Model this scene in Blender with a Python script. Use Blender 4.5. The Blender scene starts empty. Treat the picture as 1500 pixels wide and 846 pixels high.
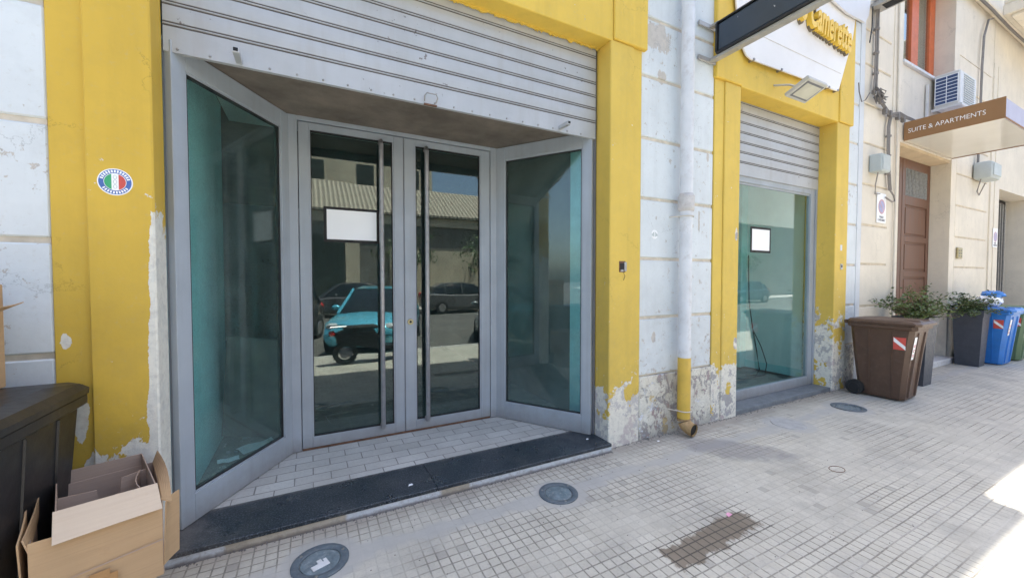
import bpy, bmesh, math, random
from mathutils import Vector, Matrix
R = math.radians
random.seed(7)
sc = bpy.context.scene
COL = sc.collection

# ------------------------------------------------------------------ materials
class G:
    """small node-graph helper"""
    def __init__(s, name):
        s.m = bpy.data.materials.new(name); s.m.use_nodes = True
        s.nt = s.m.node_tree; s.nt.nodes.clear()
        s.out = s.nt.nodes.new('ShaderNodeOutputMaterial')
    def n(s, t, **kw):
        nd = s.nt.nodes.new(t)
        for k, v in kw.items():
            if k.startswith('_'): setattr(nd, k[1:], v)
            else: s.set(nd, k, v)
        return nd
    def set(s, nd, k, v):
        key = {'i0': 0, 'i1': 1, 'i2': 2}.get(k, k)
        inp = nd.inputs[key]
        if isinstance(v, bpy.types.NodeSocket): s.nt.links.new(v, inp)
        else:
            if isinstance(v, (tuple, list)) and len(v) == 3 and inp.type == 'RGBA': v = (*v, 1)
            inp.default_value = v
    def pos(s):
        if not hasattr(s, '_p'): s._p = s.n('ShaderNodeNewGeometry').outputs['Position']
        return s._p
    def xyz(s):
        if not hasattr(s, '_x'):
            q = s.n('ShaderNodeSeparateXYZ', i0=s.pos()); s._x = (q.outputs[0], q.outputs[1], q.outputs[2])
        return s._x
    def math(s, op, a, b=0.0, c=None, clamp=False):
        nd = s.n('ShaderNodeMath', _operation=op, _use_clamp=clamp, i0=a, i1=b)
        if c is not None: s.set(nd, 'i2', c)
        return nd.outputs[0]
    def noise(s, scale, detail=4, rough=.55, vec=None, dist=0, offs=None, col=False):
        v = vec if vec is not None else s.pos()
        if offs is not None:
            v = s.n('ShaderNodeVectorMath', _operation='ADD', i0=v, i1=offs).outputs[0]
        nd = s.n('ShaderNodeTexNoise', Vector=v, Scale=scale, Detail=detail, Roughness=rough, Distortion=dist)
        return nd.outputs['Color' if col else 'Fac']
    def stretch(s, sc3):
        return s.n('ShaderNodeVectorMath', _operation='MULTIPLY', i0=s.pos(), i1=sc3).outputs[0]
    def ramp(s, v, a, b, lo=0.0, hi=1.0, smooth=False):
        nd = s.n('ShaderNodeMapRange', _clamp=True, Value=v)
        if smooth: nd.interpolation_type = 'SMOOTHSTEP'
        nd.inputs[1].default_value = a; nd.inputs[2].default_value = b
        nd.inputs[3].default_value = lo; nd.inputs[4].default_value = hi
        return nd.outputs[0]
    def mix(s, f, a, b, mode='MIX'):
        nd = s.n('ShaderNodeMix', _data_type='RGBA', _blend_type=mode)
        for i, v in ((0, f), (6, a), (7, b)):
            if isinstance(v, bpy.types.NodeSocket): s.nt.links.new(v, nd.inputs[i])
            else:
                if isinstance(v, (tuple, list)) and len(v) == 3: v = (*v, 1)
                nd.inputs[i].default_value = v
        return nd.outputs[2]
    def bump(s, h, strength=.3, dist=.01, normal=None):
        nd = s.n('ShaderNodeBump', Height=h, Strength=strength, Distance=dist)
        if normal is not None: s.set(nd, 'Normal', normal)
        return nd.outputs[0]
    def finish(s, color, rough=.6, normal=None, metallic=0.0, spec=.5, coat=0.0, **kw):
        b = s.n('ShaderNodeBsdfPrincipled')
        s.set(b, 'Base Color', color); s.set(b, 'Roughness', rough); s.set(b, 'Metallic', metallic)
        s.set(b, 'Specular IOR Level', spec); s.set(b, 'Coat Weight', coat)
        for k, v in kw.items(): s.set(b, k, v)
        if normal is not None: s.set(b, 'Normal', normal)
        s.nt.links.new(b.outputs[0], s.out.inputs[0]); return s.m

def plain(name, col, rough=.5, var=.12, scale=6, bump=.1, bscale=60, metallic=0.0, dirt=0.0, dirtcol=(.12, .11, .1), spec=.5, coat=0.0):
    g = G(name)
    n1 = g.noise(scale, 5, .6); f = g.ramp(n1, .3, .7)
    dark = tuple(c * (1 - var) for c in col); light = tuple(min(1, c * (1 + var)) for c in col)
    c = g.mix(f, dark, light)
    if dirt > 0:
        d = g.ramp(g.noise(scale * 2.3, 7, .7, offs=(3, 7, 1)), .52, .75, 0, dirt)
        c = g.mix(d, c, dirtcol)
    r = g.ramp(g.noise(scale * 3, 4, .6, offs=(9, 2, 4)), .3, .7, rough * .85, min(1, rough * 1.15))
    nb = g.bump(g.noise(bscale, 3, .6), bump, .004) if bump > 0 else None
    return g.finish(c, r, nb, metallic, spec, coat)

def wallpaint(name, paint, zc, amp=.35, chips=.0, strip=None, patch=None, streak=.25, under=((.76, .72, .62), (.40, .38, .37), (.50, .40, .38)), scale=5.0, rough=.62, keep=.0, ledge=None):
    """old wall paint that has peeled off near the ground; under it pale primer and grey plaster"""
    g = G(name); x, y, z = g.xyz()
    big = g.noise(1.3, 4, .6); st = g.noise(1.0, 6, .65, vec=g.stretch((7, 7, .7)))
    c = g.mix(g.ramp(big, .3, .7, 0, .7), paint, tuple(v * .80 for v in paint))
    c = g.mix(g.ramp(g.noise(5.5, 8, .72, offs=(4, 9, 2)), .48, .75, 0, .45), c, tuple(v * .74 + .02 for v in paint))
    lowg = g.math('MULTIPLY', g.ramp(z, .2, 2.0, .55, 0), g.ramp(g.noise(7, 8, .75, offs=(9, 9, 2)), .42, .68)); c = g.mix(lowg, c, tuple(v * .55 + .04 for v in paint))
    crk = g.n('ShaderNodeTexVoronoi', _feature='DISTANCE_TO_EDGE', Vector=g.n('ShaderNodeVectorMath', _operation='ADD', i0=g.pos(), i1=g.n('ShaderNodeVectorMath', _operation='SCALE', i0=g.noise(4, 6, .7, col=True), Scale=.35).outputs[0]).outputs[0], Scale=1.6).outputs['Distance']
    crm = g.math('MULTIPLY', g.ramp(crk, .0, .006, 1, 0), g.ramp(g.noise(2.3, 3, .5, offs=(3, 3, 9)), .52, .6, 0, .55)); c = g.mix(crm, c, tuple(v * .4 for v in paint))
    c = g.mix(g.ramp(st, .5, .75, 0, streak), c, tuple(v * .62 for v in paint))
    c = g.mix(g.ramp(g.noise(38, 5, .7), .58, .75, 0, .22), c, (.42, .38, .3))
    pn = g.noise(scale, 9, .66, dist=.4)
    edge = g.math('ADD', z, g.math('MULTIPLY', g.math('SUBTRACT', pn, .5), amp * 4.5))
    p = g.ramp(edge, zc - .004, zc + .004, 1, 0)             # 1 where the paint is gone
    if keep > 0:                                             # islands of paint that still hold
        isl = g.ramp(g.noise(scale * .9, 7, .6, offs=(4.3, 1.1, 8.8)), .67 - keep, .675 - keep, 1, 0)
        p = g.math('MULTIPLY', p, isl)
    if chips > 0:
        cn = g.noise(17, 6, .7, offs=(5, 5, 5)); reg = g.noise(1.7, 3, .5, offs=(1, 8, 2))
        low = g.ramp(z, .2, 2.2, 0.045, 0.0)
        cm = g.math('ADD', g.math('ADD', cn, g.math('MULTIPLY', reg, .25)), low)
        p = g.math('MAXIMUM', p, g.ramp(cm, .88 - chips, .885 - chips))
    if strip is not None:                                    # bare vertical strip along an arris
        xe, w0, zt = strip
        sn = g.math('SUBTRACT', g.noise(6, 9, .7), .5)
        wid = g.math('ADD', g.ramp(z, .4, zt, w0, .022), g.math('MULTIPLY', sn, .07))
        a = g.math('GREATER_THAN', x, g.math('SUBTRACT', xe, wid))
        b = g.math('LESS_THAN', g.math('ADD', z, g.math('MULTIPLY', sn, .9)), zt)
        p = g.math('MAXIMUM', p, g.math('MULTIPLY', a, b))
    if patch is not None:
        for (cx_, cz_, rx_, rz_) in patch:
            q = g.math('ADD', g.math('POWER', g.math('DIVIDE', g.math('SUBTRACT', x, cx_), rx_), 2), g.math('POWER', g.math('DIVIDE', g.math('SUBTRACT', z, cz_), rz_), 2))
            q = g.math('ADD', q, g.math('MULTIPLY', g.math('SUBTRACT', g.noise(9, 8, .7, vec=g.stretch((1.6, 1, .8)), offs=(cx_, 2, cz_)), .5), 4.5))
            p = g.math('MAXIMUM', p, g.ramp(q, .98, 1.0, 1, 0))
    un = g.noise(4.2, 9, .7, offs=(2.2, 3.1, 4.2)); un2 = g.noise(3.1, 8, .7, offs=(7.7, 1.2, 3.4))
    fin = g.noise(24, 12, .75, offs=(1.2, 6.1, 2.2), dist=.4)
    un = g.math('ADD', g.math('MULTIPLY', un, .6), g.math('MULTIPLY', fin, .4))
    u = g.mix(g.ramp(un, .525, .53), under[0], under[1])
    u = g.mix(g.ramp(g.math('ADD', g.math('MULTIPLY', un2, .6), g.math('MULTIPLY', fin, .4)), .565, .57), u, under[2])
    u = g.mix(g.ramp(g.noise(26, 6, .7), .45, .7, 0, .35), u, (.30, .27, .25))
    col = g.mix(p, c, u)
    h = g.math('ADD', g.math('MULTIPLY', g.math('SUBTRACT', 1, p), 1.0), g.math('MULTIPLY', g.noise(9, 5, .6), .5))
    h = g.math('ADD', h, g.math('MULTIPLY', g.math('MULTIPLY', g.noise(60, 5, .7), p), .6))
    nb = g.bump(h, .6, .006)
    return g.finish(col, g.ramp(p, 0, 1, rough, .92), nb, spec=.35)

YEL = (.74, .515, .10)
M = {}
M['yel_left'] = wallpaint('yellow_wall_paint_left', (.68, .445, .062), .62, .34, chips=.045, patch=((-1.075, .86, .035, .11), (-1.12, 1.28, .025, .04)), strip=(-.752, .058, 1.9), under=((.74, .71, .62), (.68, .66, .59), (.70, .62, .55)))  # darker than the other piers: vignetting put into the paint colour
M['yel_side'] = wallpaint('yellow_wall_paint_side', tuple(v*.97 for v in YEL), .42, .34, chips=.035)
M['yel_mid'] = wallpaint('yellow_wall_paint_mid', YEL, .56, .24, chips=.07, keep=.10, under=((.76, .72, .62), (.55, .52, .49), (.60, .52, .48)))
M['yel_shop'] = wallpaint('yellow_wall_paint_shop', YEL, .62, .22, chips=.07, keep=.08, patch=((4.35, .85, .05, .06), (4.33, 2.1, .03, .07)))
M['yel_right'] = wallpaint('yellow_wall_paint_right', YEL, .98, .42, chips=.06, keep=.12, under=((.76, .72, .62), (.45, .43, .41), (.58, .50, .47)))
M['yel_top'] = wallpaint('yellow_wall_paint_beam', (.78, .53, .085), -1, .1, chips=.06, streak=.35)
M['white_wall'] = wallpaint('white_wall_paint', (.71, .745, .755), -.2, .2, chips=.125, patch=((3.05, 3.97, .20, .14), (3.14, 3.60, .05, .07), (3.06, 1.0, .03, .06), (3.72, 2.2, .02, .12), (3.85, 2.9, .02, .06)), streak=.30, under=((.56, .52, .47), (.46, .44, .42), (.62, .56, .49)))
def m_plinth():
    g = G('peeled_plinth_layers'); x, y, z = g.xyz()
    v = g.stretch((1, 1, .75))
    n1 = g.noise(13, 13, .76, vec=v, dist=.6); n2 = g.noise(9, 13, .74, vec=v, offs=(3, 5, 2), dist=.4); n3 = g.noise(8.5, 12, .72, offs=(7, 1, 9)); big = g.noise(1.9, 4, .6, offs=(2, 2, 2))
    c = g.mix(g.ramp(n3, .3, .7), (.30, .275, .265), (.46, .43, .41))
    c = g.mix(g.ramp(g.math('ADD', n2, g.math('MULTIPLY', big, .35)), .73, .745), c, (.44, .33, .32))
    cream = g.math('ADD', n1, g.math('MULTIPLY', g.noise(2.3, 4, .6, offs=(9, 4, 4)), .4))
    p = g.ramp(cream, .665, .672)
    c = g.mix(p, c, g.mix(g.ramp(n3, .35, .65), (.62, .58, .48), (.80, .77, .68)))
    w = g.ramp(g.math('ADD', g.noise(7, 12, .7, offs=(1, 9, 5)), g.math('MULTIPLY', g.noise(1.6, 3, .5, offs=(8, 8, 1)), .4)), .80, .81)
    c = g.mix(w, c, (.80, .81, .84))
    ye = g.ramp(g.math('ADD', g.noise(8, 12, .7, offs=(5, 9, 1)), g.math('MULTIPLY', g.noise(1.4, 3, .5, offs=(1, 3, 1)), .45)), .835, .84)
    c = g.mix(g.math('MULTIPLY', ye, .8), c, (.62, .45, .17))
    sp = g.noise(55, 8, .75); c = g.mix(g.ramp(sp, .52, .66, 0, .45), c, (.20, .175, .16))
    c = g.mix(g.ramp(g.math('ADD', z, g.math('MULTIPLY', g.noise(6, 7, .7), .2)), .08, .26, .55, 0), c, (.22, .20, .18))
    dp = g.ramp(g.math('ABSOLUTE', g.math('SUBTRACT', x, 3.3)), .04, .35, .45, 0); c = g.mix(g.math('MULTIPLY', dp, g.ramp(n2, .35, .6)), c, (.24, .19, .155))
    h = g.math('ADD', g.math('MULTIPLY', p, .8), g.math('ADD', w, g.math('MULTIPLY', sp, .8)))
    return g.finish(c, .9, g.bump(h, .8, .006), spec=.3)
M['plinth'] = m_plinth()
M['groove'] = plain('dirty_joint', (.60, .53, .43), .9, .25, 8)
M['cream'] = wallpaint('cream_render', (.80, .72, .59), -.3, .25, chips=-.01, streak=.22, under=((.55, .47, .38), (.5, .45, .38), (.6, .5, .4)))
M['cream_joint'] = plain('cream_joint', (.58, .49, .37), .9, .2, 8)
M['cream_patch'] = wallpaint('whitened_render', (.70, .72, .74), -.3, .25, chips=.0, streak=.2)
def m_frame():
    g = G('grey_painted_aluminium'); x, y, z = g.xyz()
    n = g.noise(2.5, 5, .6); st = g.noise(1, 5, .6, vec=g.stretch((14, 14, .9)))
    c = g.mix(g.ramp(n, .3, .7), (.335, .365, .40), (.40, .435, .475))
    c = g.mix(g.ramp(st, .5, .78, 0, .3), c, (.26, .25, .24))
    low = g.ramp(g.math('ADD', z, g.math('MULTIPLY', g.noise(14, 6, .7), .16)), .15, .30, .6, 0)
    c = g.mix(low, c, (.22, .195, .17))
    sc = g.ramp(g.math('ADD', g.noise(48, 7, .75, offs=(2, 5, 1)), g.math('MULTIPLY', g.noise(2, 3, .5, offs=(6, 1, 1)), .2)), .80, .81)
    c = g.mix(sc, c, (.17, .115, .085))
    return g.finish(c, g.ramp(st, .3, .7, .38, .55), g.bump(g.math('SUBTRACT', g.math('MULTIPLY', st, .3), sc), .2, .003), spec=.45)
M['frame'] = m_frame()
M['frame_dark'] = plain('grey_metal_edge', (.16, .165, .18), .5, .1, 4, .05)
M['handle'] = plain('grey_handle_metal', (.36, .36, .38), .33, .12, 20, .05, 90, metallic=.5, dirt=.35, dirtcol=(.3, .22, .17))
M['steel'] = plain('old_steel', (.35, .34, .32), .45, .2, 20, .1, metallic=.7, dirt=.4, dirtcol=(.2, .12, .07))
M['brass'] = plain('old_brass', (.45, .38, .22), .4, .2, 30, .05, metallic=.7)
M['black'] = plain('black_plastic', (.018, .018, .02), .38, .3, 6, .15, 50, dirt=.3, dirtcol=(.05, .05, .052))
M['rubber'] = plain('black_rubber', (.02, .02, .02), .75, .2, 20, .2)
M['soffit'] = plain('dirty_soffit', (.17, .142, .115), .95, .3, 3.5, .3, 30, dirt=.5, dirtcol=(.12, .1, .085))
M['teal'] = plain('turquoise_interior_paint', (.42, .78, .78), .7, .08, 2, .1, 30, dirt=.15)
M['teal_pale'] = plain('pale_turquoise_interior_paint', (.74, .88, .86), .7, .06, 2, .1, 30, dirt=.1)
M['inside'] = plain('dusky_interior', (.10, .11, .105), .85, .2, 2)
M['insidefloor'] = plain('dusty_floor', (.16, .17, .155), .7, .3, 9, .3, 40, dirt=.5, dirtcol=(.3, .3, .27))
M['white'] = plain('white_paper', (.93, .93, .93), .6, .01, 5, 0)
M['ink'] = plain('black_print', (.006, .006, .006), .6, 0, 5, 0)  # print, and the painted shade in holes, slot and outlet mouth
M['brown_plastic'] = plain('brown_bin_plastic', (.095, .052, .033), .48, .12, 8, .2, 90, dirt=.22, dirtcol=(.22, .16, .13))
M['blue_plastic'] = plain('blue_bin_plastic', (.03, .19, .56), .42, .08, 8, .15, 90, dirt=.15, dirtcol=(.2, .25, .35))
M['green_plastic'] = plain('green_bin_plastic', (.12, .19, .10), .45, .1, 8, .15, 90, dirt=.2)
M['planter'] = plain('anthracite_planter', (.055, .062, .078), .5, .12, 8, .15, 90, dirt=.15, dirtcol=(.15, .15, .15))
M['soil'] = plain('potting_soil', (.05, .035, .025), .95, .4, 40, .8, 60)
M['cloth_blue'] = plain('blue_bag_plastic', (.05, .22, .60), .35, .2, 18, .5, 30)
M['red'] = plain('red_print', (.62, .09, .07), .5, .1, 9, 0)
M['green'] = plain('green_print', (.05, .38, .16), .5, .1, 9, 0)
M['bluep'] = plain('blue_print', (.07, .15, .42), .5, .1, 9, 0)
M['signbrown'] = plain('bronze_sign_paint', (.30, .165, .08), .6, .05, 3, .03, spec=.15)
M['signlilac'] = plain('lilac_sign_paint', (.42, .40, .50), .5, .05, 3, .03)
M['signwhite'] = plain('glossy_white_panel', (.72, .69, .62), .12, .03, 2, .02)
M['board'] = plain('white_sign_board', (.80, .76, .72), .4, .04, 1.5, .05, 20, dirt=.12, dirtcol=(.5, .42, .32))
M['board2'] = plain('grey_white_sign_board', (.66, .66, .68), .45, .05, 2, .05, 20, dirt=.2, dirtcol=(.4, .38, .36))
M['letter'] = plain('yellow_sign_letter', (.80, .52, .06), .45, .06, 4, .05)
M['letterside'] = plain('grey_letter_side', (.16, .13, .09), .6, .1, 4, .05)
M['signgrey'] = plain('dark_blue_grey_panel', (.045, .062, .085), .28, .15, 4, .05, 30)
M['alu'] = plain('aged_aluminium', (.42, .40, .37), .45, .15, 8, .1, metallic=.35, dirt=.3, dirtcol=(.25, .2, .16))
M['lampgrey'] = plain('pale_lamp_housing', (.52, .51, .47), .45, .1, 8, .1, dirt=.2)
M['lampglass'] = plain('milky_lamp_glass', (.62, .60, .50), .15, .08, 6, 0)
M['wood'] = None
M['orange'] = plain('orange_painted_wood', (.62, .145, .045), .45, .1, 8, .1, 40)
M['ac'] = plain('off_white_enamel', (.68, .66, .62), .4, .05, 5, .05, dirt=.15)
M['acfin'] = plain('blue_condenser_fins', (.05, .085, .19), .4, .2, 30, .1)
M['greybox'] = plain('grey_meter_box', (.46, .50, .49), .5, .06, 5, .05, dirt=.15)
M['cable'] = plain('grey_cable', (.17, .155, .145), .7, .2, 20, .1)
M['blackcable'] = plain('black_cable', (.02, .02, .02), .5, .2, 20, 0)
M['conduit'] = plain('cream_conduit', (.62, .56, .47), .6, .08, 6, .05)
M['conduit_grey'] = plain('grey_conduit', (.25, .225, .205), .6, .1, 10, .1, dirt=.3)
M['marble'] = plain('white_marble', (.66, .66, .66), .45, .07, 6, .1, dirt=.7, dirtcol=(.42, .35, .26))
def m_riser():
    g = G('painted_threshold_riser'); x, y, z = g.xyz(); n = g.noise(5, 8, .7)
    c = g.mix(g.ramp(g.noise(9, 6, .7, offs=(2, 2, 2)), .35, .7), (.58, .60, .62), (.70, .71, .72))
    a = g.math('MULTIPLY', g.ramp(g.math('ADD', x, g.math('MULTIPLY', n, .12)), -.42, -.40), g.ramp(g.math('ADD', x, g.math('MULTIPLY', n, .12)), .24, .26, 1, 0))
    b = g.math('MULTIPLY', g.ramp(g.math('ADD', x, g.math('MULTIPLY', n, .1)), .88, .90), g.ramp(g.math('ADD', x, g.math('MULTIPLY', n, .1)), 1.10, 1.12, 1, 0))
    c = g.mix(g.math('MAXIMUM', a, b), c, g.mix(n, (.36, .29, .21), (.60, .54, .44)))
    c = g.mix(g.ramp(g.noise(34, 7, .75), .5, .68, 0, .6), c, (.30, .26, .21))
    c = g.mix(g.ramp(g.math('ADD', z, g.math('MULTIPLY', g.noise(16, 6, .7), .05)), .025, .045, .75, 0), c, (.24, .20, .165))
    return g.finish(c, .75, g.bump(g.noise(30, 6, .7), .5, .004), spec=.3)
M['riser'] = m_riser()
M['slate'] = plain('grey_slate', (.16, .175, .19), .55, .2, 7, .2, dirt=.5, dirtcol=(.34, .33, .31))
M['light_glass'] = plain('dirty_lens_glass', (.16, .20, .22), .12, .25, 18, .05, dirt=.5, dirtcol=(.5, .5, .48))
M['light_rim'] = plain('blue_grey_cast_rim', (.10, .125, .145), .5, .2, 20, .3, 60, dirt=.35, dirtcol=(.3, .28, .25))
M['cement'] = plain('cement_patch', (.40, .39, .375), .9, .15, 12, .3, 60)
M['kerb'] = plain('pale_kerb_stone', (.42, .40, .37), .8, .15, 5, .2)
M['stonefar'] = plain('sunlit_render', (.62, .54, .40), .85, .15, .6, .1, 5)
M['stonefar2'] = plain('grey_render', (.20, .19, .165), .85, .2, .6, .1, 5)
M['gate'] = plain('dark_green_gate', (.025, .035, .03), .6, .2, 3, .1)
M['rooft'] = None
M['rust'] = plain('rusty_iron', (.17, .085, .05), .85, .35, 30, .6, 80)
M['pink'] = plain('pink_petal', (.75, .35, .5), .6, .1, 20, 0)
M['chrome'] = plain('chrome', (.6, .6, .62), .12, .05, 20, 0, metallic=1)
M['carglass'] = plain('car_glass', (.012, .016, .02), .06, .1, 3, 0)
M['headlight'] = plain('clear_headlight', (.55, .58, .6), .08, .1, 20, 0)
M['taillight'] = plain('red_taillight', (.6, .02, .015), .15, .1, 20, 0)
M['bark'] = plain('tree_bark', (.14, .10, .07), .9, .3, 12, .6, 30)

def carpaint(name, c, metallic=.3): return plain(name, c, .28, .03, 2, 0, metallic=metallic, coat=.8)
def leafmat(name, a, b):
    g = G(name); n = g.noise(5, 4, .6); n2 = g.noise(60, 2, .5, offs=(3, 3, 3))
    c = g.mix(g.ramp(n, .35, .65), a, b); c = g.mix(g.ramp(n2, .35, .7, 0, .6), c, tuple(v * 1.7 for v in b))
    return g.finish(c, .5, spec=.4)
M['leaf'] = leafmat('shrub_leaf', (.045, .075, .022), (.11, .145, .045))
M['leaf2'] = leafmat('shrub_leaf_dark', (.035, .065, .025), (.085, .12, .045))
M['leaftree'] = leafmat('street_tree_leaf', (.03, .06, .015), (.07, .11, .03))

def m_wood():
    g = G('brown_varnished_wood'); v = g.stretch((22, 22, 1.6)); n = g.noise(1, 6, .6, vec=v)
    c = g.mix(g.ramp(n, .3, .7), (.115, .052, .030), (.20, .098, .060))
    return g.finish(c, g.ramp(n, .3, .7, .4, .6), g.bump(n, .2, .003))
M['wood'] = m_wood()

def m_card(name, col, dark):
    g = G(name); n = g.noise(3, 5, .6); st = g.noise(1, 3, .5, vec=g.stretch((2, 2, 160)))
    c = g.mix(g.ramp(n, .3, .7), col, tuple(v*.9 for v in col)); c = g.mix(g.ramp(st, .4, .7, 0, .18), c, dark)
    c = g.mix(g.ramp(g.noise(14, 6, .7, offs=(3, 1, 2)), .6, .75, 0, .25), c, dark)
    return g.finish(c, .85, g.bump(g.math('ADD', st, g.math('MULTIPLY', g.noise(5, 4, .6), 2)), .25, .004), spec=.2)
M['card'] = m_card('brown_cardboard', (.50, .335, .19), (.32, .20, .105))
M['card_in'] = m_card('cardboard_inside', (.60, .485, .365), (.42, .30, .21))
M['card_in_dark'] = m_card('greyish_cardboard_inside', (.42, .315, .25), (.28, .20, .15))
M['tape'] = plain('brown_packing_tape', (.40, .22, .09), .22, .15, 14, .1)

def m_shutter():
    g = G('galvanised_shutter_paint'); x, y, z = g.xyz()
    n = g.noise(2.2, 6, .65); st = g.noise(1, 6, .65, vec=g.stretch((9, 9, .8)))
    c = g.mix(g.ramp(n, .3, .7), (.40, .41, .42), (.475, .49, .51))
    c = g.mix(g.ramp(st, .5, .8, 0, .35), c, (.33, .29, .26))
    ch = g.math('ADD', g.noise(13, 7, .72, offs=(4, 4, 1)), g.math('MULTIPLY', g.noise(1.3, 2, .5, offs=(1, 2, 6)), .22))
    p = g.ramp(ch, .775, .782); c = g.mix(p, c, (.19, .17, .165))
    return g.finish(c, .42, g.bump(g.math('SUBTRACT', g.noise(4, 4, .6), g.math('MULTIPLY', p, .4)), .25, .006), metallic=.12)
M['shutter'] = m_shutter()
M['shutter_line'] = plain('shutter_joint_dirt', (.10, .088, .08), .7, .2, 8, .1)  # dark tone for the lines set in the shutter joints

def m_glass(name, tint, refl, dust, dustcol=(.32, .42, .40), rough=.0, diag=False):
    g = G(name); x, y, z = g.xyz()
    ge = g.n('ShaderNodeNewGeometry'); dt = g.n('ShaderNodeVectorMath', _operation='DOT_PRODUCT', i0=ge.outputs['Normal'], i1=ge.outputs['Incoming']).outputs['Value']
    fr = g.math('ADD', .045, g.math('MULTIPLY', .955, g.math('POWER', g.math('SUBTRACT', 1, g.math('ABSOLUTE', dt), clamp=True), 5)))
    f = g.math('MULTIPLY', fr, refl, clamp=True)
    tr = g.n('ShaderNodeBsdfTransparent', Color=tint).outputs[0]
    wob = g.bump(g.noise(1.1, 2, .5), .06, .02)
    gl = g.n('ShaderNodeBsdfGlossy', Color=(.92, .96, .95), Roughness=rough, Normal=wob).outputs[0]
    m1 = g.n('ShaderNodeMixShader', i0=f, i1=tr, i2=gl).outputs[0]
    d = g.n('ShaderNodeBsdfDiffuse', Color=dustcol).outputs[0]
    dn = g.ramp(g.noise(3.2, 7, .65), .35, .75, dust * .35, dust * 1.3)
    fine = g.ramp(g.noise(120, 3, .7), .45, .7, .4, 1.3)
    dn = g.math('MULTIPLY', dn, fine)
    low = g.ramp(z, .2, .75, dust * .8, 0)
    dn = g.math('ADD', dn, g.math('MULTIPLY', low, g.noise(9, 6, .7)))
    spots = g.ramp(g.noise(34, 6, .75, offs=(2, 7, 3)), .735, .745, 0, .45)
    dn = g.math('MAXIMUM', dn, spots, clamp=True)
    m2 = g.n('ShaderNodeMixShader', i0=dn, i1=m1, i2=d).outputs[0]
    g.nt.links.new(m2, g.out.inputs[0]); return g.m
M['glass_door'] = m_glass('tinted_door_glass', (.62, .76, .74), 1.8, .05)
M['glass_vit'] = m_glass('dusty_vitrine_glass', (.86, .965, .955), 1.2, .15)
M['glass_win'] = m_glass('tinted_window_glass', (.86, .95, .935), 1.25, .035)
M['glass_up'] = m_glass('upper_window_glass', (.8, .85, .82), 1.5, .08)

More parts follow.
